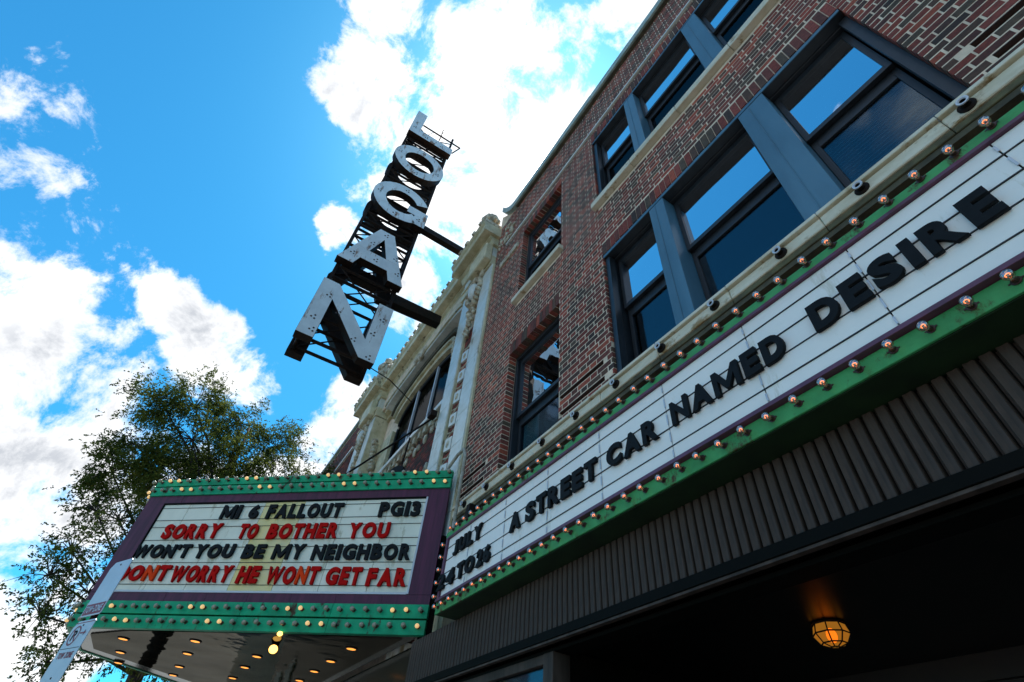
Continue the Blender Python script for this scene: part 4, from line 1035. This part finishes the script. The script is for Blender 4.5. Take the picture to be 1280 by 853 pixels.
for nm, fn, b, hp in LET:
    q = fn(b)
    f_ = big_letter(q, SX, 'letter', holes(hp))
    big_letter(q, SX + .30 - DEP, 'letter')
# frame: two ladders of angle iron with braces
XA, XB = -(SX + DEP + .004), -(SX + .30 - DEP - .004 + 0)
yl, yr = -.040 * SX, .138 * SX; zb, zt = .84 * SX, 2.25 * SX
for xx in (XA, XB):
    for yy in (yl, yr): B('upright', 'blackmetal', lg, (xx - .011, xx + .011, yy - .012, yy + .012, zb, zt))
def rod(name, a, b, rr, n=6):
    q = MB(); q.tube(a, b, rr, n); return q.build(name, M['blackmetal'], lg)
mb = MB()
levels = [.85, .93, 1.045, 1.09, 1.14, 1.25, 1.36, 1.40, 1.44, 1.53, 1.64, 1.70, 1.745, 1.85, 1.95, 2.0, 2.045, 2.12]
for z in levels:
    z *= SX
    for xx in (XA, XB): rod('cross_member', (xx, yl, z), (xx, yr, z), .013)
    for yy in (yl, yr): rod('cross_member', (XA, yy, z), (XB, yy, z), .012)
mb = MB()
for k in range(9):
    za, zb2 = (.85 + k * .15) * SX, (.85 + (k + 1) * .15) * SX
    for xx in (XA, XB):
        rod('brace', (xx, yl, za), (xx, yr, zb2), .0062, 5)
        if xx == XA: rod('brace', (xx, yr, za), (xx, yl, zb2), .0062, 5)
    for yy in (yl, yr): rod('brace', (XA, yy, za), (XB, yy, zb2), .0055, 5)
for z0, z1 in ((1.66, 1.74), (1.07, 1.11)):      # dark sheet boxes between the letters
    B('sheet_panel', 'blackmetal', lg, (XB, XA, yl, yl + .015, z0 * SX, z1 * SX), (XB, XA, yr - .015, yr, z0 * SX, z1 * SX))
mb = MB(); z = 2.215 * SX
mb.tube((XA, yl, z), (XA, .181 * SX, z), .010, 6); mb.tube((XA, .181 * SX, z), (XA, .155 * SX, 2.13 * SX), .008, 6); mb.tube((XA, .085 * SX, 2.10 * SX), (XA, .085 * SX, 2.28 * SX), .008, 6); mb.tube((XA, .02 * SX, 2.12 * SX), (XA, .05 * SX, z), .003, 5)
mb.build('top_bracket', M['blackmetal'], lg)
mb = MB(); mb.obox((-2.86, .385, 4.10), (.06, 0, 0), (.02, .47, -.05), (0, 0, .075)); mb.build('support_arm', M['blackmetal'], lg, bevel=.004)
mb = MB(); mb.obox((-3.02, .39, 3.14), (.085, 0, 0), (-.30, .54, .34), (0, 0, .11)); mb.build('support_arm', M['blackmetal'], lg, bevel=.004)
mb = MB(); mb.path([(-2.87, .38, 2.36), (-3.15, .62, 2.55), (-3.60, .96, 2.78)], .0045, 6); tag(mb.build('guy_wire', M['blackmetal'], None), 'thin dark cable from the foot of the LOGAN letters to the arched window', 'cable')

# ------------------------------------------------------------------ small things on the facade
mb = MB(); P0 = Vector((-2.90, .975, 2.20)); P1 = Vector((-4.15, .55, 1.98))
mb.path([P1 + Vector((.2, .14, -.48)), P1, P0], .008, 6)
fl = mb.build('floodlight_boom', M['blackmetal'], None); tag(fl, 'thin black boom with a small box lamp reaching across the theatre pilasters', 'lamp boom')
mb = MB(); mb.box(P0.x - .03, P0.x + .035, P0.y - .05, P0.y, P0.z - .02, P0.z + .03); mb.build('lamp_box', M['blackmetal'], fl, bevel=.006)
c0 = Vector((-3.46, .98, 1.98))
mb = MB(); mb.tube((c0.x - .06, c0.y, 1.40), (c0.x - .03, c0.y + .02, 2.35), .008, 6); mb.tube((c0.x - .045, c0.y, 1.95), c0, .008, 6); pl = mb.build('flood_lamp', M['blackmetal'], None)
tag(pl, 'black floodlight on a thin pole in front of the arched window brickwork', 'floodlight')
mb = MB(); mb.lathe(c0, (.5, -.6, .3), [(-.02, .02), (.0, .05), (.04, .06), (.05, .055)], 12); mb.build('lamp_head', M['blackmetal'], pl)
mb = MB(); CY = .955
pts = [(-2.42, .93, 1.462), (-2.30, CY, 1.56), (-2.225, CY, 1.56), (-2.195, CY, 1.50), (-2.20, CY, 1.05), (-2.185, CY, .995), (-2.13, CY, .985), (-2.06, CY, 1.03), (-2.02, CY, 1.10)]
mb.path([Vector(p) for p in pts], .0095, 8)
for p in pts[1:-1]: mb.blob(p, .0098, .0098, .0098, 8, 6)
cd = mb.build('wall_conduit', M['pipe'], None, smooth=False); tag(cd, 'pale bent conduit pipe running down between the two marquees', 'pipe')
mb = MB(); mb.box(-2.03, -1.995, .93, .975, 1.055, 1.135); mb.build('junction_box', M['blackmetal'], cd, bevel=.003)
# glazed corner strip behind the conduit
B('corner_strip', 'stone', th, (-2.3155, -2.305, .985, .999, .3, 3.44))

# ------------------------------------------------------------------ street sign at the left
A_ = Vector((-2.578, -.300, 0)); Bp = Vector((-2.447, -.236, 0)); se = (Bp - A_); sw = se.length; se.normalize(); sn = Vector((se.y, -se.x, 0))
if sn.x < 0: sn = -sn
st = empty('street_sign', (-2.515, -.26, GZ), 'pair of narrow white and red parking signs on a kerbside pole at the left edge', 'sign')
def plate(z0, z1, name, cut=.02):
    mb = MB(); pts = [(0, z0 + .006), (.006, z0), (sw - .006, z0), (sw, z0 + .006), (sw, z1 - cut * .3), (sw - .006, z1), (cut, z1), (0, z1 - cut)]
    vs = []
    for o in (0, .0022):
        for a, z in pts: v = A_ + se * a - sn * o; vs.append((v.x, v.y, z))
    n = len(pts); mb.add(vs, [(i, (i + 1) % n, n + (i + 1) % n, n + i) for i in range(n)] + [tuple(range(n - 1, -1, -1)), tuple(range(n, 2 * n))])
    return mb.build(name, M['galv'], st)
def spart(name, m, a0_, a1_, z0, z1, par, o=.0006):
    mb = MB(); v = A_ + se * a0_ + sn * (o * .2); mb.obox((v.x, v.y, z0), se * (a1_ - a0_), sn * o, (0, 0, z1 - z0)); return mb.build(name, M[m], par)
p1 = plate(.493, .690, 'upper_plate'); 
spart('red_panel', 'signred', .006, sw - .006, .498, .535, p1)
spart('panel_line', 'galv', .010, sw - .010, .5335, .5318 + .003, p1, .0009) if False else None
word('TOW-ZONE', A_ + sn * .0009, se, (0, 0, 1), sn, .014, sw - .014, .505, .528, 'galv', p1, .0006, rj=False, bold=.02, name='lettering')
p2 = plate(.285, .478, 'lower_plate')
spart('border', 'signred', .006, sw - .006, .470, .4725, p2)
mb = MB(); C_ = A_ + se * (.048); cz = .430
for i in range(24):
    t, u = 2 * math.pi * i / 24, 2 * math.pi * (i + 1) / 24; r0, r1 = .027, .032
    vs = [C_ + se * (r * math.cos(q)) + Vector((0, 0, cz + r * math.sin(q))) + sn * .0012 for r, q in ((r0, t), (r1, t), (r1, u), (r0, u))]
    mb.add(vs, [(0, 1, 2, 3)])
mb.build('ring', M['signred'], p2)
mb = MB(); v = C_ + se * -.019 + Vector((0, 0, cz + .017)) + sn * .001; mb.obox(v, se * .038 + Vector((0, 0, -.038)), se * .003 + Vector((0, 0, .003)), sn * .0004); mb.build('slash', M['signred'], p2)
word('P', C_ + sn * .0007, se, (0, 0, 1), sn, -.011, .013, cz - .017, cz + .017, 'black', p2, .0003, rj=False, bold=.03, name='lettering')
mb = MB(); v = A_ + se * .085 + Vector((0, 0, .4335)) + sn * .0005; mb.obox(v, se * .03, Vector((0, 0, .004)), sn * .0008)
vs = [A_ + se * a + Vector((0, 0, z)) + sn * .0014 for a, z in ((.112, .445), (.112, .426), (.124, .4355))]; mb.add(vs, [(0, 1, 2)]); mb.build('arrow', M['signred'], p2)
spart('dividing_line', 'black', .006, sw - .006, .388, .3895, p2)
word('TOW', A_ + sn * .0006, se, (0, 0, 1), sn, .02, .066, .358, .377, 'signred', p2, .0005, rj=False, bold=.02, name='lettering'); word('ZONE', A_ + sn * .0006, se, (0, 0, 1), sn, .074, .125, .358, .377, 'signred', p2, .0005, rj=False, bold=.02, name='lettering')
mb = MB()
for z in (.675, .510, .462, .30): mb.lathe(A_ + se * (sw * .5) + Vector((0, 0, z)), sn, [(0, .0035), (.0018, .003)], 8)
mb.build('bolt', M['blackmetal'], st)
mb = MB(); pc = A_ + se * (sw * .5) - sn * .016; mb.tube((pc.x, pc.y, GZ), (pc.x, pc.y, .66), .0105, 10); mb.build('pole', M['blackmetal'], st)

# ------------------------------------------------------------------ tree
tr = empty('street_tree', (-6.5, -.05, GZ), 'leafy green street tree with airy drooping branches behind the theatre marquee', 'tree')
blobs = [(-6.6, -.94, 3.68, .47), (-6.5, -1.3, 3.56, .39), (-6.8, -.39, 3.79, .52), (-7.0, .17, 3.75, .47), (-6.5, -.75, 3.22, .58), (-6.3, -1.1, 2.85, .4), (-6.5, -.23, 3.09, .49), (-6.2, -1.2, 2.46, .35), (-6.4, -.76, 2.53, .44), (-6.0, -1.07, 1.99, .30), (-5.9, -1.03, 1.59, .28), (-5.8, -1.05, 1.35, .26), (-5.9, -.74, 1.32, .26), (-6.1, -.68, 1.68, .3), (-5.8, -.93, 1.07, .22), (-5.9, -.59, .98, .25), (-6.0, -.33, 1.05, .27), (-5.7, -.68, .76, .2), (-6.2, -.89, 2.04, .32), (-6.3, .05, .99, .29), (-6.5, .45, .96, .31), (-6.9, .3, 3.2, .5), (-7.2, -.5, 3.2, .6), (-6.9, -.3, 2.4, .5), (-7.2, .2, 2.4, .5), (-7.0, .9, 3.3, .5), (-7.1, -.9, 2.9, .5)]
base = Vector((-6.5, -.02, GZ))
mb = MB()
pts = [base, Vector((-6.48, -.05, .2)), Vector((-6.52, -.10, 1.2)), Vector((-6.55, -.18, 2.1)), Vector((-6.6, -.2, 2.9)), Vector((-6.65, -.25, 3.7))]
rad = [.085, .072, .062, .05, .032, .012]
for (a, b), (ra, rb2) in zip(zip(pts[:-1], pts[1:]), zip(rad[:-1], rad[1:])): mb.tube(a, b, ra, 10, rb2)
mb.build('trunk', M['bark'], tr, smooth=True)
limb = MB(); tips = []
tree_r = random.Random(11)
def on_trunk(z):
    for a, b in zip(pts[:-1], pts[1:]):
        if a.z <= z <= b.z: return a.lerp(b, (z - a.z) / (b.z - a.z))
    return pts[-2]
for bx, by, bz, br in blobs:
    c = Vector((bx, by, bz)); s0 = on_trunk(max(.9, min(3.3, bz - .75 - .35 * (Vector((bx, by)) - Vector((-6.5, -.1))).length)))
    mid = s0.lerp(c, .55) + Vector((tree_r.uniform(-.06, .06), tree_r.uniform(-.06, .06), .10))
    limb.tube(s0, mid, .020, 6, .013); limb.tube(mid, c, .013, 6, .006)
    for k in range(int(13 + br * 34)):
        d = Vector((tree_r.gauss(0, 1), tree_r.gauss(0, 1), tree_r.gauss(0, .8))).normalized() * br * tree_r.uniform(.55, 1.12)
        t = c + d; m_ = c.lerp(t, .5) + Vector((0, 0, .04)); limb.tube(c, m_, .005, 4, .0035); limb.tube(m_, t, .0035, 4, .0015); tips.append((m_, t, br, bz))
limb.build('branch', M['bark'], tr)
lv = []; lf = []
def leaflet(p, d, up, l, w):
    s = d.cross(up)
    if s.length < 1e-4: s = d.orthogonal()
    s.normalize(); k = len(lv)
    lv.extend([p, p + d * l * .5 + s * w, p + d * l, p + d * l * .5 - s * w]); lf.append((k, k + 1, k + 2, k + 3))
for m_, t, br, bz in tips:
    low = bz < 2.2
    ns = 7 if low else 31
    for k in range(ns):
        p0 = m_.lerp(t, tree_r.random() * 1.05) + Vector((tree_r.gauss(0, .05), tree_r.gauss(0, .05), tree_r.gauss(0, .05)))
        ax = (t - m_).normalized() * .5 + Vector((tree_r.gauss(0, .6), tree_r.gauss(0, .6), tree_r.gauss(-.35, .4))); ax.normalize()
        ll = tree_r.uniform(.05, .11)
        for j in range(9):
            u = tree_r.random(); q = p0 + ax * ll * u
            dd = (ax + Vector((tree_r.gauss(0, .9), tree_r.gauss(0, .9), tree_r.gauss(-.2, .6)))).normalized()
            leaflet(q, dd, Vector((tree_r.gauss(0, 1), tree_r.gauss(0, 1), tree_r.gauss(0, 1))).normalized(), tree_r.uniform(.019, .034), tree_r.uniform(.005, .0085))
cm = MB(); cm.v = [tuple(v) for v in lv]; cm.f = lf
me = bpy.data.meshes.new('crown'); me.from_pydata([W(v) - tr.location for v in lv], [], lf); me.materials.append(M['leaf'])
co = bpy.data.objects.new('crown', me); COL.objects.link(co); co.parent = tr; tag(co, kind='stuff')
print('leaves', len(lf), 'objects', len(bpy.data.objects))
